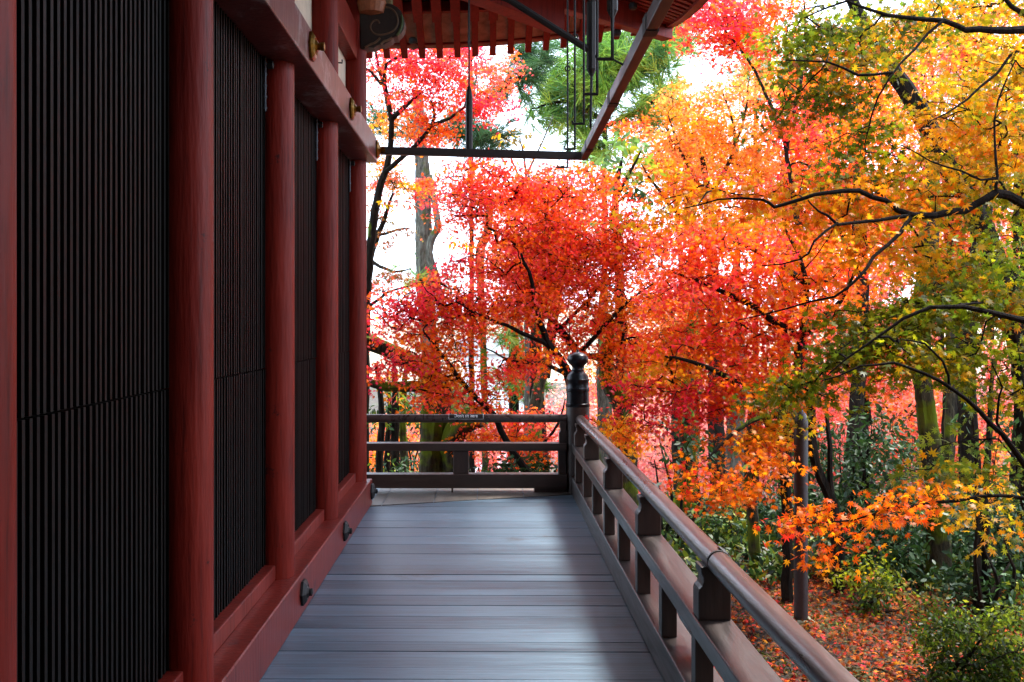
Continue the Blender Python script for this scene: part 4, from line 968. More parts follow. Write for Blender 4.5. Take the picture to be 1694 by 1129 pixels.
# --- near green bough
bG = gx(4.3, 5.2)
tree('maple_tree', 'near maple bough of olive green leaves low at the right, over the bushes', 'tree', bG,
  [([bG, Vector((4.25, 5.2, 0.1)), P(1950, 900, 5.2), P(1830, 800, 5.2), P(1760, 700, 5.2), P(1760, 560, 5.3), P(1740, 450, 5.4)], [0.08, 0.075, 0.06, 0.05, 0.045, 0.03, 0.012]),
   (px([(1790, 800, 5.2), (1730, 790, 5.15), (1694, 768, 5.1), (1662, 722, 5.1), (1620, 680, 5.05), (1575, 642, 5.0), (1530, 620, 5.0), (1480, 605, 5.0), (1420, 606, 5.0), (1360, 630, 5.05)]), [0.03, 0.022, 0.016, 0.014, 0.012, 0.010, 0.008, 0.006, 0.005, 0.003]),
   (px([(1575, 642, 5.0), (1560, 600, 5.0), (1530, 570, 5.0), (1490, 562, 5.0)]), [0.007, 0.006, 0.005, 0.003]),
   (px([(1760, 560, 5.3), (1650, 520, 5.3), (1540, 510, 5.3), (1450, 560, 5.3), (1370, 620, 5.3)]), [0.02, 0.015, 0.010, 0.007, 0.003]),
   (px([(1662, 722, 5.1), (1650, 670, 5.1), (1660, 640, 5.1), (1640, 600, 5.1)]), [0.008, 0.006, 0.005, 0.003])],
  [(1560, 500, 110, 40, 5.75, 0.4, 3.52, ['olive', 'dkolive']), (1450, 530, 90, 38, 5.75, 0.35, 3.52, ['dkolive', 'olive']), (1400, 580, 80, 36, 5.65, 0.35, 3.52, ['olive', 'dkolive']), (1330, 640, 62, 38, 5.65, 0.3, 3.30, ['olive', 'olive', 'golive']), (1500, 580, 80, 34, 5.45, 0.3, 2.82, ['olive', 'golive', 'olive']), (1640, 480, 80, 60, 5.95, 0.4, 3.30, ['olive', 'golive', 'dkolive']), (1600, 590, 90, 50, 5.65, 0.35, 2.35, ['golive', 'olive']), (1670, 620, 60, 60, 5.65, 0.35, 2.11, ['golive', 'olive']), (1640, 750, 70, 40, 5.45, 0.3, 2.11, ['golive', 'yelgreen']), (1560, 780, 60, 30, 5.45, 0.3, 1.89, ['golive', 'yelgreen']), (1660, 860, 50, 40, 5.45, 0.3, 1.64, ['gold', 'yelgreen'])],
  size=0.060, bark='bark_thin', group='maples beyond the veranda', spray_r=0.24, twig_r=0.0026, per=(26, 46))

# --- near orange bough reaching in from the right
bO = gx(3.9, 4.6)
tree('maple_tree', 'near maple bough of bright orange leaves reaching across the dark pole', 'tree', bO,
  [([bO, Vector((3.85, 4.6, -0.2)), Vector((3.7, 4.65, 0.4)), Vector((3.6, 4.7, 0.9))], [0.06, 0.055, 0.045, 0.02]),
   ([Vector((3.7, 4.65, 0.4))] + px([(1850, 815, 4.7), (1694, 825, 4.8), (1640, 822, 4.8), (1580, 826, 4.8), (1500, 838, 4.8), (1440, 852, 4.8), (1380, 866, 4.8), (1310, 868, 4.85)]), [0.03, 0.014, 0.009, 0.008, 0.008, 0.007, 0.005, 0.004, 0.002]),
   (px([(1450, 850, 4.8), (1420, 880, 4.8), (1385, 905, 4.8), (1362, 935, 4.8)]), [0.005, 0.004, 0.003, 0.002])],
  [(1470, 832, 85, 20, 4.8, 0.22, 1.9, ['orange']), (1390, 858, 70, 20, 4.8, 0.22, 2.0, ['orange']), (1320, 868, 50, 24, 4.85, 0.2, 1.7, ['orange', 'vermil']), (1400, 900, 40, 18, 4.8, 0.15, 1.4, ['orange']), (1370, 935, 20, 16, 4.8, 0.1, 1.3, ['orange']), (1550, 815, 60, 22, 4.9, 0.25, 1.6, ['orange', 'gold']), (1640, 815, 60, 18, 4.9, 0.25, 1.4, ['gold', 'golive'])],
  size=0.050, bark='bark_thin', group='maples beyond the veranda', spray_r=0.17, twig_r=0.002, per=(18, 30))

# --- dense trees added out of view to keep light off the veranda
for x_, y_, lb in ((5.0, 2.8, 'dense orange maple added out of view on the right to shade the veranda'), (7.2, 0.2, 'tall olive maple added out of view farther right to shade the veranda')):
    b0 = gx(x_, y_)
    e = empty('maple_tree', b0, lb, 'tree', 'maples added out of view to shade the veranda'); mb = MB(); SP = []; A_ = []
    top = b0 + Vector((0.1, 0.1, 4.8))
    for q in range(110):
        a = rng.normal(size=3); a /= np.linalg.norm(a); c = np.array([x_, y_, 3.2]) + a * np.array([1.5, 1.9, 3.6]) * rng.random() ** 0.33
        if c[2] < -0.2: c[2] = -0.2 + rng.random()
        SP.append((c, 0.5)); n_ = 46; p = c + rng.normal(size=(n_, 3)) * np.array([.3, .3, .1])
        A_.append(p)
    p = np.concatenate(A_); n_ = len(p)
    wood_of([([b0, b0.lerp(top, .5), top], [.13, .1, .04])], SP, mb, 0.004, 0); mb.build('trunk', M['bark'], e, True)
    leaf_mesh('crown', p, np.array([0, 0, .5]) + rng.normal(size=(n_, 3)) * .6, rng.normal(size=(n_, 3)) - np.array([0, 0, .4]), 0.15 * rng.uniform(.8, 1.3, n_), pick('gold' if y_ < -2 else 'olive' if x_ > 7 else 'orange' if y_ > 0 else 'red', n_) * rng.uniform(.8, 1.1, (n_, 1)), T_MAPLE5, M['leaf'], e)

def knob(mb, k0, q, r2, n_):
    """ridges and lumps on a trunk"""
    ph = rng.random(6) * 6.28
    for i in range(len(q)):
        for a in range(n_):
            w = 2 * math.pi * a / n_; h = i * 0.06
            f = 1 + 0.07 * math.sin(3 * w + ph[0] + h * 1.3) + 0.05 * math.sin(5 * w + ph[1] - h * 2.1) + 0.05 * math.sin(h * 7 + ph[2] + 2 * w) + 0.05 * math.sin(9 * w + ph[3] + math.sin(h * 4)) + rng.normal() * 0.018
            v = Vector(mb.v[k0 + i * n_ + a]); c = Vector(q[i]); mb.v[k0 + i * n_ + a] = tuple(c + (v - c) * f)

# --- bare trunks on the right
def bare(name, label, pts, rad, bark, cat='tree', extra=(), group='tree trunks right of the veranda'):
    base = pts[0]; e = empty(name, Vector(base), label, cat, group); mb = MB()
    for p_, r_ in [(pts, rad)] + list(extra):
        q, r2 = densify(p_, r_, 0.06, 0.003); k0 = len(mb.v); mb.tube(q, r2, 20); knob(mb, k0, q, r2, 20)
    mb.build('trunk', M[bark], e, True); return e
b0 = gbase(1388, 8.7)
bare('tree', 'slim dark trunk leaning left just right of the dark pole', [b0] + px([(1386, 900, 8.7), (1375, 830, 8.7), (1350, 770, 8.7), (1342, 700, 8.7), (1345, 600, 8.8)]), [0.055, 0.05, 0.045, 0.04, 0.035, 0.02], 'bark',
     extra=[(px([(1375, 830, 8.7), (1372, 740, 8.7), (1366, 660, 8.8)]), [0.03, 0.022, 0.01])])
b0 = gbase(1550, 9.2)
bare('tree', 'stout mossy trunk bound with a wire among the green bushes', [b0] + px([(1552, 900, 9.2), (1545, 800, 9.2), (1533, 690, 9.2), (1524, 600, 9.2), (1530, 470, 9.3), (1545, 350, 9.4), (1535, 200, 9.5)]), [0.11, 0.095, 0.09, 0.085, 0.08, 0.075, 0.065, 0.04], 'bark_moss',
     extra=[([P(1537, 782, 9.1), P(1556, 786, 9.08), P(1570, 780, 9.14)], [0.008, 0.008, 0.008])])
b0 = gbase(1605, 10.2)
bare('tree', 'dark upright trunk behind the green and gold leaves, right of the stout mossy trunk', [b0] + px([(1602, 850, 10.2), (1603, 700, 10.2), (1600, 600, 10.2), (1612, 450, 10.2), (1640, 300, 10.2)]), [0.1, 0.09, 0.085, 0.08, 0.07, 0.05], 'bark')
b0 = gbase(1572, 10.8)
bare('tree', 'thin greenish trunk between the stout mossy trunk and the dark upright one', [b0] + px([(1572, 850, 10.8), (1570, 720, 10.8), (1574, 600, 10.9), (1570, 480, 11)]), [0.06, 0.055, 0.05, 0.045, 0.03], 'bark_moss')
b0 = gbase(1720, 9.0)
bare('tree', 'thick dark trunk leaning steeply up to the left across the top right', [b0] + px([(1715, 800, 9), (1700, 640, 8.9), (1680, 540, 8.8), (1640, 420, 8.7), (1600, 330, 8.6), (1560, 260, 8.5), (1520, 180, 8.5), (1470, 105, 8.5), (1435, 50, 8.5), (1400, -20, 8.5)]), [0.15, 0.13, 0.115, 0.11, 0.095, 0.085, 0.08, 0.072, 0.065, 0.055, 0.04], 'bark')
for k, (u, lb) in enumerate(((1616, 'left of two thin dark stems standing close together behind the round bush'), (1631, 'right of two thin dark stems standing close together behind the round bush'))):
    b0 = gbase(u, 8.2 + 0.15 * k)
    bare('sapling', lb, [b0] + px([(u + 1, 930, 8.2), (u + 3 - 4 * k, 820, 8.2), (u - 4 + 10 * k, 700, 8.3), (u + 20 * k - 8, 600, 8.4)]), [0.035, 0.03, 0.027, 0.022, 0.012], 'bark', 'sapling')
b0 = gbase(1135, 12.2)
bare('tree', 'mossy ivy-clad trunk rising behind the side railing', [b0] + px([(1138, 800, 12.2), (1140, 720, 12.2), (1130, 660, 12.2), (1140, 600, 12.2), (1150, 480, 12.3)]), [0.13, 0.12, 0.115, 0.1, 0.09, 0.05], 'bark_moss')
b0 = gbase(1218, 18)
bare('tree', 'tall pale grey trunk in the distance among pink leaves', [b0] + px([(1218, 800, 18), (1216, 700, 18), (1220, 600, 18), (1218, 480, 18), (1222, 400, 18)]), [0.2, 0.17, 0.16, 0.14, 0.09, 0.03], 'bark_grey')
b0 = gbase(1040, 11.9)
bare('tree', 'curved mossy trunk forking just right of the newel post finial', [b0] + px([(1034, 720, 11.9), (1026, 668, 11.9), (1010, 635, 11.9), (1003, 600, 11.9), (1008, 560, 11.9), (1000, 520, 12)]), [0.12, 0.11, 0.1, 0.095, 0.085, 0.07, 0.04], 'bark_moss',
     extra=[(px([(1030, 690, 11.9), (1045, 650, 11.8), (1062, 620, 11.6), (1060, 600, 11.6)]), [0.07, 0.055, 0.045, 0.03]), (px([(1003, 600, 11.9), (980, 590, 11.8), (950, 595, 11.7)]), [0.045, 0.035, 0.02])])
b0 = gbase(1001, 17)
bare('tree', 'straight pale trunk far behind the newel post', [b0] + px([(1001, 700, 17), (1000, 620, 17), (998, 520, 17), (1000, 440, 17)]), [0.15, 0.13, 0.12, 0.08, 0.03], 'bark_grey')
b0 = gbase(888, 15.5)
bare('tree', 'leaning green-stained trunk seen left of the newel post under the red leaves', [b0] + px([(885, 700, 15.5), (890, 650, 15.5), (903, 600, 15.5), (905, 570, 15.5), (878, 530, 15.5), (870, 420, 15.5)]), [0.10, 0.10, 0.09, 0.08, 0.065, 0.055, 0.04], 'bark_moss')
b0 = gbase(730, 17)
bare('tree', 'broad grey lichened trunk against the white sky left of the red maple', [b0] + px([(728, 720, 17), (706, 520, 17), (700, 380, 17), (698, 280, 17), (690, 150, 17)]), [0.17, 0.15, 0.14, 0.135, 0.12, 0.08], 'bark_grey',
     extra=[(px([(732, 520, 16.6), (722, 460, 16.6), (711, 425, 16.6), (713, 400, 16.6), (724, 375, 16.6), (718, 330, 16.7), (712, 290, 16.8)]), [0.05, 0.055, 0.06, 0.062, 0.055, 0.05, 0.03])])
b0 = gbase(803, 16.5)
bare('tree', 'short stretch of thick mossy limb showing through the red maple', [b0] + px([(800, 600, 16.5), (796, 480, 16.5), (795, 415, 16.5), (806, 385, 16.5), (812, 330, 16.6)]), [0.05, 0.05, 0.06, 0.075, 0.075, 0.05], 'bark_moss')
# old mossy double trunk behind the end railing
b0 = gbase(716, 11.6)
e = bare('old_tree', 'old gnarled mossy trunk behind the end railing with a limb reaching left', [b0] + px([(714, 775, 11.6), (718, 720, 11.6), (722, 670, 11.6), (722, 640, 11.6), (700, 612, 11.6), (660, 588, 11.6), (620, 570, 11.6), (570, 560, 11.6)]), [0.16, 0.14, 0.145, 0.16, 0.13, 0.095, 0.085, 0.08, 0.07], 'bark_moss',
     extra=[([gbase(752, 11.55)] + px([(750, 775, 11.55), (748, 730, 11.5), (765, 700, 11.45), (795, 690, 11.4)]), [0.15, 0.125, 0.12, 0.13, 0.12]), (px([(722, 650, 11.6), (690, 640, 11.5), (640, 640, 11.5), (600, 630, 11.5)]), [0.08, 0.06, 0.05, 0.04])])
for k, (u, d, r, lb) in enumerate(((628, 12.5, 0.05, 'thin dark stem beside the corner column behind the end railing'), (653, 13.2, 0.06, 'thin brown stem second from the corner column behind the end railing'), (668, 13.6, 0.06, 'thin pale brown stem just left of the old mossy trunk'))):
    b0 = gbase(u, d)
    bare('sapling', lb, [b0] + px([(u, 760, d), (u + 4 - 3 * k, 680, d), (u - 6 + 5 * k, 600, d)]), [r, r * .9, r * .8, r * .4], ('bark', 'bark', 'bark_moss')[k], 'sapling', group='saplings behind the end railing')

# --- conifers far behind
def conifer(name, label, base_u, d, tufts, limbs, pal, group=None, trunk_top=120, tr=0.2, length=0.2, density=1.0):
    b0 = gbase(base_u, d); e = empty(name, b0, label, 'conifer', group)
    mb = MB(); sk = [([b0] + px([(base_u, 600, d), (base_u, trunk_top, d)]), [tr, tr * .8, tr * .35])]
    for p_ in limbs: sk.append((px(p_), [0.05, 0.03, 0.012][:len(p_)]))
    C, T, S, K_, SP = [], [], [], [], []
    for (u, v, ru, rv, rd, n_) in tufts:
        c0 = np.array(P(u, v, d)); n_ = max(4, int(n_ * density * 0.62))
        q = norm(rng.normal(size=(n_, 3))) * (rng.random((n_, 1)) ** (1 / 2.5)); ctr = c0 + q * np.array([ru * d / F, rd, rv * d / F])
        for c in ctr:
            SP.append((c, 0.2)); m_ = int(rng.integers(26, 40))
            ax = norm(rng.normal(size=3) * 0.6 + np.array([rng.normal() * 0.6, 0, 0.1])); pc = pick(pal, 1)[0]
            for _ in range(2):
                off = rng.normal(size=3) * 0.09
                dirs = norm(ax + rng.normal(size=(m_, 3)) * 0.34 + np.array([0, 0, -0.1]))
                st = c + off + ax * rng.random((m_, 1)) * 0.14
                C.append(st); T.append(dirs); S.append(length * rng.uniform(0.7, 1.25, m_)); K_.append(pc * rng.uniform(0.7, 1.3, (m_, 1)))
    wood_of(sk, SP, mb, 0.004, 0, maxlen=5); mb.build('trunk', M['bark'], e, True)
    C, T, S, K_ = map(np.concatenate, (C, T, S, K_)); N = rng.normal(size=C.shape)
    tv = T_NEEDLE[0].copy(); 
    leaf_mesh('crown', C, N, T, S, K_, (tv, T_NEEDLE[1]), M['needle'], e)
    return e
conifer('cedar_tree', 'tall bright green cedar hung with moss behind the hanging hooks', 1000, 19,
  [(985, 120, 75, 55, 1.2, 120), (1060, 110, 55, 40, 1.0, 80), (960, 180, 50, 40, 1.0, 70), (930, 150, 40, 35, 0.8, 50), (1085, 90, 40, 30, 0.8, 40), (1085, 175, 40, 22, 0.8, 34), (1000, 60, 60, 40, 1, 60), (985, 230, 40, 30, 0.8, 40), (1090, 40, 50, 30, 0.8, 40), (1060, 200, 60, 10, .6, 20), (900, 185, 24, 20, 0.5, 20)],
  [[(1000, 200, 19), (940, 170, 18.8), (880, 180, 18.6)], [(1000, 210, 19), (1080, 170, 18.8), (1140, 140, 18.6)], [(1000, 130, 19), (1060, 100, 18.8), (1110, 80, 18.6)], [(1000, 140, 19), (960, 120, 18.9), (920, 100, 18.8)]], 'conifer', 'conifers beyond the maples', 20, 0.085, 0.3)
conifer('cedar_tree', 'dark green conifer with drooping boughs behind the crimson maple', 780, 17.5,
  [(870, 110, 40, 24, 0.8, 46), (830, 150, 55, 10, 0.6, 30), (810, 230, 40, 22, 0.8, 40), (760, 215, 40, 18, 0.7, 36), (700, 215, 30, 14, 0.6, 20), (890, 90, 30, 20, 0.5, 26), (640, 205, 30, 20, .6, 20)],
  [[(780, 190, 17.5), (840, 140, 17.3), (890, 110, 17.2)], [(780, 240, 17.5), (820, 225, 17.3), (845, 235, 17.2)], [(780, 230, 17.5), (720, 215, 17.3), (690, 220, 17.2)]], 'dkconifer', 'conifers beyond the maples', 60, 0.06, 0.26)
conifer('cedar_tree', 'small conifer boughs low under the red maple left of the newel post', 850, 17,
  [(845, 560, 30, 16, 0.5, 22), (850, 625, 24, 20, 0.5, 24), (700, 470, 26, 16, 0.5, 14), (740, 660, 30, 20, 0.5, 26), (1000, 550, 24, 20, .5, 14), (870, 640, 26, 18, .5, 18)],
  [[(850, 640, 17), (860, 580, 17), (845, 555, 17)]], 'conifer', 'conifers beyond the maples', 540, 0.1, 0.24)
conifer('cedar_tree', 'green conifer showing between the pale orange and the near green maples', 1250, 21,
  [(1260, 130, 50, 30, 1, 50), (1250, 60, 40, 30, .8, 30), (1330, 110, 60, 30, .8, 40), (1120, 60, 40, 40, .8, 40), (1110, 165, 30, 30, 0.8, 30), (1330, 150, 40, 30, .8, 30)],
  [[(1250, 150, 21), (1300, 130, 21), (1340, 120, 21)]], 'conifer', 'conifers beyond the maples', 30, 0.08, 0.3)

# --- pale green broadleaf near the hanging bar end
b0 = gbase(1030, 13.8)
tree('broadleaf_tree', 'pale green broadleaved tree behind the far end of the side bar', 'tree', b0,
  [([b0] + px([(1030, 700, 13.8), (1025, 480, 13.8), (1018, 330, 13.8), (1030, 260, 13.8)]), [0.1, 0.09, 0.07, 0.045, 0.015]),
   (px([(1018, 330, 13.8), (1045, 280, 13.7), (1060, 250, 13.6)]), [0.03, 0.02, 0.008])],
  [(1010, 240, 40, 30, 13.6, 0.5, 1.5, 'ltgreen'), (1040, 265, 42, 34, 13.7, 0.5, 1.6, ['ltgreen', 'yelgreen']), (1000, 285, 30, 24, 13.7, 0.4, 1.2, 'ltgreen'), (1050, 225, 28, 20, 13.8, 0.4, 1.1, 'ltgreen'), (975, 365, 26, 20, 13.8, 0.3, 1.0, 'ltgreen'), (1035, 320, 45, 14, 13.8, 0.4, 1.3, 'green')],
  leaf='oval_soft', size=0.13, bark='bark', spray_r=0.2, per=(14, 26), upright=0.4)
# --- yellowish bare-twigged tree
b0 = gbase(870, 16)
tree('broadleaf_tree', 'nearly bare tree with dry tan leaves just above the cross bar', 'tree', b0,
  [([b0] + px([(872, 600, 16), (868, 400, 16), (870, 290, 16), (860, 225, 16)]), [0.05, 0.04, 0.03, 0.02, 0.01]), (px([(870, 290, 16), (900, 230, 16), (915, 190, 16)]), [0.02, 0.012, 0.004]), (px([(868, 320, 16), (840, 250, 16), (815, 235, 16)]), [0.02, 0.012, 0.004])],
  [(870, 225, 50, 22, 16, 0.5, 0.55, ['rust', 'gold']), (640, 330, 40, 20, 13, 0.3, 0.4, ['rust', 'gold']), (780, 405, 40, 30, 15, 0.4, 0.35, ['gold', 'rust'])],
  leaf='oval_soft', size=0.09, bark='bark_grey', spray_r=0.2, per=(10, 18), twig_r=0.004)
# --- yellow green shrubby tree at the far left behind the end rail
b0 = gbase(640, 13.6)
tree('broadleaf_tree', 'small broadleaved tree with green and tan leaves behind the end railing beside the column', 'tree', b0,
  [([b0] + px([(640, 760, 13.6), (645, 680, 13.6), (640, 620, 13.6)]), [0.05, 0.045, 0.03, 0.01])],
  [(635, 690, 30, 30, 13.2, 0.4, 1.3, ['green', 'yelgreen']), (660, 650, 30, 22, 13.4, 0.4, 1.2, ['gold', 'yelgreen']), (640, 625, 30, 14, 13.4, 0.4, 1.2, ['gold', 'peach']), (680, 700, 26, 26, 13, 0.3, 1.0, ['green', 'yelgreen']), (720, 620, 30, 20, 13.4, .4, .8, ['gold', 'yelgreen']), (620, 545, 26, 18, 13.6, .3, .9, ['gold', 'yelgreen'])],
  leaf='oval_soft', size=0.095, bark='bark', spray_r=0.18, per=(14, 24))

# --- far maples: a pink and orange wall of separate trees down the slope
FARM = [(905, 16.5, ['coral', 'vermil', 'red'], 400, 100, 120, 'coral maple standing directly behind the bright red one'),
(1130, 19, ['orange', 'peach', 'gold'], 250, 100, 110, 'pale gold maple in the middle distance right of the side bar'),
(1400, 16.5, ['orange', 'gold', 'vermil'], 150, 110, 120, 'orange maple in the middle distance behind the dark olive leaves'),
        (1600, 20, ['golive', 'gold', 'coral'], 60, 130, 80, 'golden green treetop in the middle distance at the top right'),
(1300, 17.5, ['orange', 'vermil', 'peach'], 330, 130, 130, 'orange maple in the middle distance behind the scarlet crown'),
        (1560, 17, ['orange', 'gold', 'coral'], 330, 120, 150, 'orange-gold maple in the middle distance behind the leaning trunk'),
        (1680, 16, ['golive', 'gold', 'golive'], 180, 110, 160, 'golden maple in the middle distance at the top right edge'),
        (1440, 18, ['coral', 'orange', 'pink'], 560, 110, 110, 'orange-pink maple in the middle distance below the long dark bough'),
        (1130, 18, ['coral', 'peach', 'orange'], 540, 110, 110, 'orange maple in the middle distance behind the newel post'),
(1110, 24, 'pink', 760, 130, 150, 'pink maple far below, seen right behind the side railing'),
        (1240, 26, ['pink', 'coral'], 720, 130, 150, 'pink maple far behind the pale grey trunk'),
        (1380, 25, ['pink', 'coral'], 720, 120, 150, 'pale pink maple far behind the dark pole'),
        (1480, 23, ['pink', 'coral', 'peach'], 680, 120, 140, 'rosy maple far behind the evergreen bushes left of the stout mossy trunk'),
        (1610, 24, ['pink', 'coral'], 690, 120, 140, 'rosy maple far behind the two close trunks at the right'),
        (1720, 22, ['gold', 'peach'], 800, 120, 120, 'yellow maple far off at the right edge'),
        (1640, 27, ['coral', 'peach', 'pink'], 440, 130, 130, 'coral maple far off at the right, high behind the gold leaves'),
        (1540, 28, ['coral', 'pink'], 130, 120, 120, 'sparse coral treetop against the white sky at the top right'),
        (1430, 22, ['vermil', 'orange', 'peach'], 400, 120, 160, 'orange maple in the middle distance behind the near boughs'),
        (960, 25, ['pink', 'coral'], 700, 90, 60, 'pink maple far below behind the newel post'),
        (650, 24, ['coral', 'peach', 'orange'], 740, 80, 70, 'orange-pink maple far below behind the corner column'),
        (820, 27, ['pink', 'coral'], 740, 110, 50, 'salmon maple far below seen through the end railing'),
        (1030, 28, ['coral', 'orange'], 640, 80, 60, 'coral maple far off between the newel post and the ivy-clad trunk')]
for (u, d, pal, v, ru, rv, lb) in FARM:
    b0 = gbase(u, d); pl = pal if isinstance(pal, list) else [pal]
    thin = 0.8 if 'sparse' in lb else 1.0
    top = P(u, v - rv * 0.5, d)
    if top.z < b0.z + 1.0: top.z = b0.z + 1.5
    mid = b0.lerp(top, 0.5) + Vector((rng.normal() * 0.2, 0, 0))
    sk = [([b0, mid, top], [0.14, 0.11, 0.03])]
    for q in range(4):
        a = rng.uniform(-0.9, 0.9); sk.append(([b0.lerp(top, 0.45 + 0.12 * q), P(u + a * ru * 0.5, v - rv * 0.1 * q, d + rng.uniform(-1, 1)), P(u + a * ru * 0.95, v - rv * (0.3 + 0.1 * q), d + rng.uniform(-1, 1))], [0.05, 0.035, 0.012]))
    bl = [(u, v, ru, rv, d, 1.6, (2.6 if d < 21 else 1.9) * thin, pl), (u - ru * 0.4, v + rv * 0.3, ru * 0.6, rv * 0.5, d - 0.8, 0.8, 0.8 * thin, pl), (u + ru * 0.4, v - rv * 0.3, ru * 0.6, rv * 0.5, d - 0.8, 0.8, 0.8 * thin, pl)]
    tree('maple_tree', lb, 'tree', b0, sk, bl, leaf='maple5', size=0.11, bark='bark', group='far maples down the slope', spray_r=0.5, twiglets=0, twig_r=0.006, per=(40, 70))

# --- evergreen shrubs on the right and behind the end railing
def shrub(label, u, d, top_v, ru, blobs, pal, size=0.075, name='camellia_bush', group='evergreen bushes beyond the railings', leaf='oval', spray_r=0.16, per=(14, 24)):
    b0 = gbase(u, d); sk = []
    for q in range(4):
        a = rng.uniform(-0.7, 0.7); t = P(u + a * ru, top_v + 40 + rng.uniform(0, 40), d + rng.uniform(-.25, .25))
        sk.append(([b0 + Vector((a * 0.15, 0.05 * q, 0)), b0.lerp(t, 0.5) + Vector((rng.normal() * 0.08, 0, 0)), t], [0.022, 0.016, 0.006]))
    e = empty(name, b0, label, 'bush', group); mb = MB()
    C, N, T, S, K_, SP = crown(blobs, leaf, size, np.array(b0), spray_r, 0.5, 0.2, per, 0.4)
    wood_of(sk, SP, mb, 0.003, 0, maxlen=2.0, side_n=6); mb.build('stem', M['bark'], e, True)
    leaf_mesh('foliage', C, N, T, S, K_, LEAFS[leaf][0], M[LEAFS[leaf][1]], e); return e
G1 = ['green', 'dkgreen']
shrub('large glossy dark green bush just right of the dark pole', 1430, 9.6, 660, 70, [(1430, 740, 75, 70, 9.6, 0.5, 2.2, G1), (1400, 830, 70, 60, 9.5, 0.4, 2.0, G1), (1470, 830, 60, 70, 9.5, 0.4, 2.0, G1), (1430, 920, 80, 60, 9.3, 0.4, 2.0, G1)], G1)
shrub('dark glossy bush between the stout mossy trunk and the two thin stems', 1580, 9.7, 800, 60, [(1580, 850, 65, 55, 9.7, 0.4, 2.0, G1), (1590, 930, 70, 60, 9.5, 0.4, 2.2, G1), (1530, 900, 40, 60, 9.7, .3, 1.6, G1)], G1)
shrub('green bush at the right edge behind the round bush', 1670, 9.0, 780, 50, [(1665, 840, 45, 60, 9.0, 0.4, 1.5, ['green']), (1680, 940, 50, 60, 8.8, 0.4, 2.0, G1), (1650, 700, 50, 40, 9.2, .4, 1.0, ['green'])], G1)
shrub('loose green bush in front of the far pale trunk', 1190, 10.5, 850, 60, [(1290, 935, 70, 26, 9.9, 0.35, 2.2, ['green', 'yelgreen']), (1190, 880, 60, 40, 10.5, 0.4, 1.8, ['green', 'yelgreen']), (1240, 900, 60, 45, 10.6, 0.4, 1.8, ['green', 'ltgreen'])], G1)
shrub('leafy bush behind the slender mossy maple, left of the dark pole', 1285, 10.8, 800, 50, [(1280, 860, 55, 60, 10.8, 0.4, 1.7, ['green', 'dkgreen']), (1340, 880, 50, 60, 10.6, 0.4, 1.7, ['green', 'dkgreen']), (1310, 920, 70, 25, 10.2, .3, 1.5, ['yelgreen', 'green'])], G1)
shrub('thin bush with scattered round leaves behind the side railing near the ivy-clad trunk', 1105, 10.6, 690, 50, [(1085, 700, 30, 30, 10.6, 0.3, 0.9, ['green', 'dkgreen']), (1130, 730, 35, 35, 10.9, 0.3, 0.9, G1), (1160, 720, 30, 40, 11, .3, .7, G1), (1100, 770, 30, 30, 10.5, .3, .7, G1), (1140, 660, 20, 30, 11.9, .2, .9, G1)], G1, 0.085)
shrub('glossy green bush low behind the right part of the end railing', 850, 11.0, 745, 60, [(840, 775, 60, 28, 11.0, 0.4, 2.0, ['green']), (900, 780, 50, 28, 11.1, 0.4, 1.9, ['green', 'dkgreen']), (810, 790, 40, 24, 11.2, 0.4, 1.8, ['green'])], G1)
shrub('green bush low behind the left part of the end railing', 670, 12.2, 740, 40, [(675, 770, 30, 34, 12.4, 0.3, 1.2, ['green']), (640, 780, 26, 26, 12.6, 0.3, 1.0, ['green', 'yelgreen'])], G1)
shrub('fine-leaved yellow-green round bush at the lower right corner', 1595, 6.4, 1000, 90, [(1600, 1070, 100, 66, 6.4, 0.32, 3.2, ['hinoki']), (1680, 1080, 50, 60, 6.4, 0.3, 3.0, ['hinoki']), (1560, 1040, 50, 35, 6.2, 0.2, 2.2, ['hinoki']), (1640, 1040, 60, 40, 6.3, 0.25, 2.4, ['hinoki', 'yelgreen']), (1600, 1130, 95, 50, 6.2, 0.35, 2.6, ['hinoki'])], G1, 0.034, 'round_bush', leaf='tiny', spray_r=0.1, per=(40, 70))
shrub('sprawling olive bush on the ground left of the round bush', 1470, 8.3, 940, 60, [(1440, 965, 60, 36, 8.3, 0.35, 2.6, ['hinoki', 'olive']), (1500, 990, 46, 40, 8.2, 0.3, 2.4, ['hinoki', 'rust', 'yelgreen'])], G1, 0.045, 'low_bush', leaf='tiny', spray_r=0.14, per=(30, 50))

shrub('broad leafy bush on the slope between the dark pole and the stout mossy trunk', 1460, 8.8, 880, 60, [(1460, 900, 70, 55, 8.9, 0.4, 2.4, ['green', 'dkgreen']), (1400, 930, 50, 40, 9.0, 0.3, 2.0, ['green', 'yelgreen'])], G1)
shrub('green bush standing over the two thin dark stems', 1640, 8.0, 850, 60, [(1650, 880, 60, 70, 8.5, 0.4, 2.2, ['green', 'dkgreen']), (1600, 970, 70, 50, 8.4, 0.4, 2.2, ['green', 'dkgreen']), (1680, 980, 50, 60, 8.0, .3, 2.0, ['green', 'yelgreen'])], G1)
shrub('tall evergreen behind the dark pole and its slim trunks', 1350, 11.5, 700, 70, [(1350, 760, 70, 70, 11.5, 0.5, 1.7, ['dkgreen', 'green']), (1260, 840, 50, 50, 11.5, 0.4, 1.6, ['green', 'dkgreen']), (1500, 760, 60, 60, 11.5, 0.5, 1.5, ['dkgreen', 'green'])], G1)
shrub('green bush behind the old mossy trunk and the end railing', 690, 14.5, 640, 60, [(680, 680, 60, 40, 14.5, 0.5, 1.6, ['green', 'yelgreen', 'dkgreen']), (790, 690, 60, 34, 14.6, 0.5, 1.6, ['green', 'ltgreen']), (640, 740, 40, 40, 14.4, 0.5, 1.5, ['green', 'orange'])], G1)
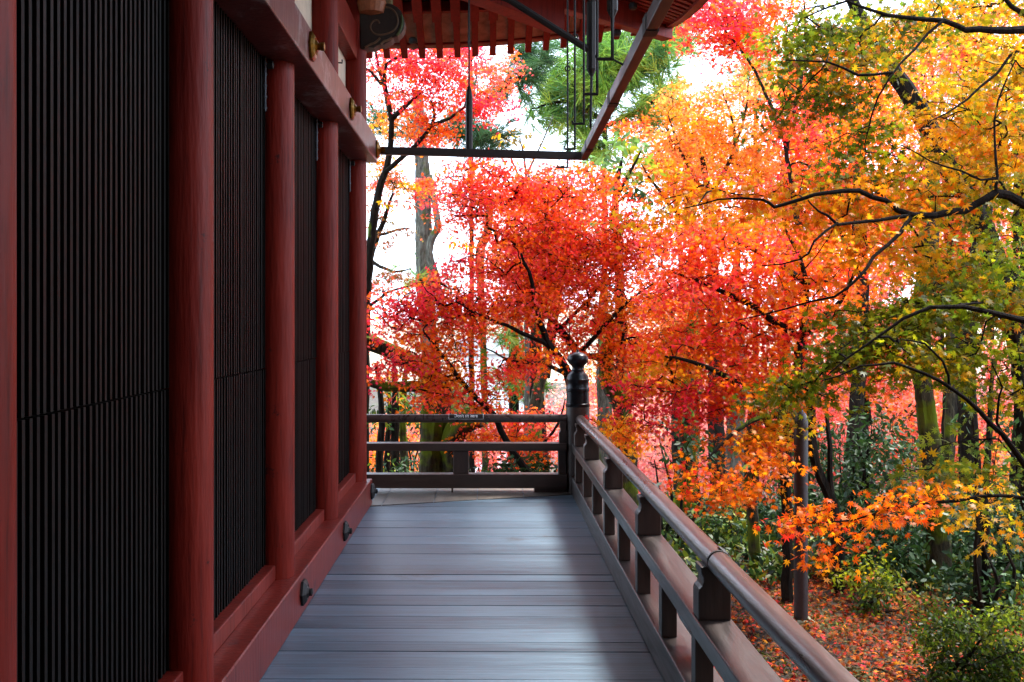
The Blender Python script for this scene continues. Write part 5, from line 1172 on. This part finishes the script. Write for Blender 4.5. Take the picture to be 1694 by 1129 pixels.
# --- dark pole, fallen log
e = empty('pole', gbase(1325, 7.8), 'dark brown metal pole on a square concrete footing among the trees', 'pole')
pb = P(1325, 1030, 7.8)
MB().lathe([(0.052, 0), (0.052, 1.5), (0.04, 1.56), (0.012, 1.6)], (pb.x, 7.8, pb.z + 0.02), 'Z', 20).build('shaft', plain_mat('dark_brown_metal', (0.03, 0.02, 0.02), 0.45, 0.3), e, True)
MB().box(pb.x - 0.085, pb.x + 0.085, 7.715, 7.885, pb.z - 0.14, pb.z + 0.03).build('footing', M['concrete'], e, bevel=0.012)
lg = MB(); a, c = P(1262, 948, 9.6), P(1300, 945, 9.9); q, r_ = densify([a + Vector((0, 0, .02)), a.lerp(c, .5) + Vector((0, 0, .03)), c + Vector((0, 0, .02))], [0.06, 0.062, 0.055], 0.08, 0.004)
lg.tube(q, r_, 12); tag(lg.build('fallen_log', M['bark'], None, True), 'short dark log lying on the leaf-covered ground behind the dark pole', 'log')
# --- far house roof glimpsed through the leaves
hb = P(812, 600, 60); hh = empty('house', (hb.x, 60, float(ground_z(hb.x, 60))), 'small white house with grey roof far off beneath the red maple', 'house')
z0 = float(ground_z(hb.x, 60)); zt = P(812, 585, 60).z
MB().box(hb.x - 1.6, hb.x + 2.2, 59, 64, z0, zt).build('wall', M['white'], hh)
MB().add([(hb.x - 2, 58.6, zt), (hb.x + 2.6, 58.6, zt), (hb.x + 2.6, 64.4, zt), (hb.x - 2, 64.4, zt), (hb.x - 2, 61.5, zt + 0.9), (hb.x + 2.6, 61.5, zt + 0.9)], [(0, 1, 5, 4), (2, 3, 4, 5), (0, 4, 3), (1, 2, 5), (3, 2, 1, 0)]).build('roof', M['tile'], hh)

# --- fallen leaves and ground cover
def scatter(name, n_, xr, yr, size, pals, template, mat, lift_=0.012, tilt=0.35, mask=None, label=None):
    x = rng.uniform(*xr, n_); y = rng.uniform(*yr, n_)
    if mask is not None:
        k = mask(x, y); x, y = x[k], y[k]
    n_ = len(x); C = np.stack([x, y, ground_z(x, y) + lift_ + rng.random(n_) * 0.02], 1)
    N = np.array([0, 0, 1.0]) + rng.normal(size=(n_, 3)) * tilt; T = rng.normal(size=(n_, 3))
    K_ = np.concatenate([pick(pals[i % len(pals)], len(q)) for i, q in enumerate(np.array_split(np.arange(n_), 6))]); rng.shuffle(K_)
    K_ = np.clip(K_ * rng.uniform(0.22, 0.72, (n_, 1)) * LEAF_GAIN, 0, 0.9)
    return tag(leaf_mesh(name, C, N, T, size * rng.uniform(0.7, 1.25, n_), K_, template, M[mat]), label, kind='stuff')
scatter('fallen_leaves', 80000, (0.9, 6.5), (3.5, 13), 0.058, ['vermil', 'rust', 'rust', 'red', 'orange', 'rust'], T_MAPLE5, 'litter', tilt=0.55, label='red and orange fallen maple leaves carpeting the ground')
scatter('fallen_leaves', 14000, (-8, 9), (13, 26), 0.09, ['red', 'coral', 'rust', 'pink', 'orange', 'vermil'], T_MAPLE5, 'litter', label='fallen leaves strewn down the far slope')
pm = lambda x, y: (np.sin(x * 5.2 + 1) * np.sin(y * 4.1 + 0.5) + 0.5 * np.sin(x * 11 + y * 7)) > 0.75
scatter('moss', 40000, (0.9, 5.5), (4, 10), 0.025, ['yelgreen', 'hinoki', 'ltgreen', 'yelgreen', 'hinoki', 'yelgreen'], T_TINY, 'litter', 0.012, 1.2, pm, 'patches of bright green moss among the fallen leaves')
scatter('ground_cover', 14000, (1.5, 6.5), (8.8, 14), 0.1, ['green', 'yelgreen', 'dkgreen', 'ltgreen', 'green', 'yelgreen'], T_OVAL, 'leaf_gloss', 0.1, 1.0, None, 'low green leaves growing beneath the trees')
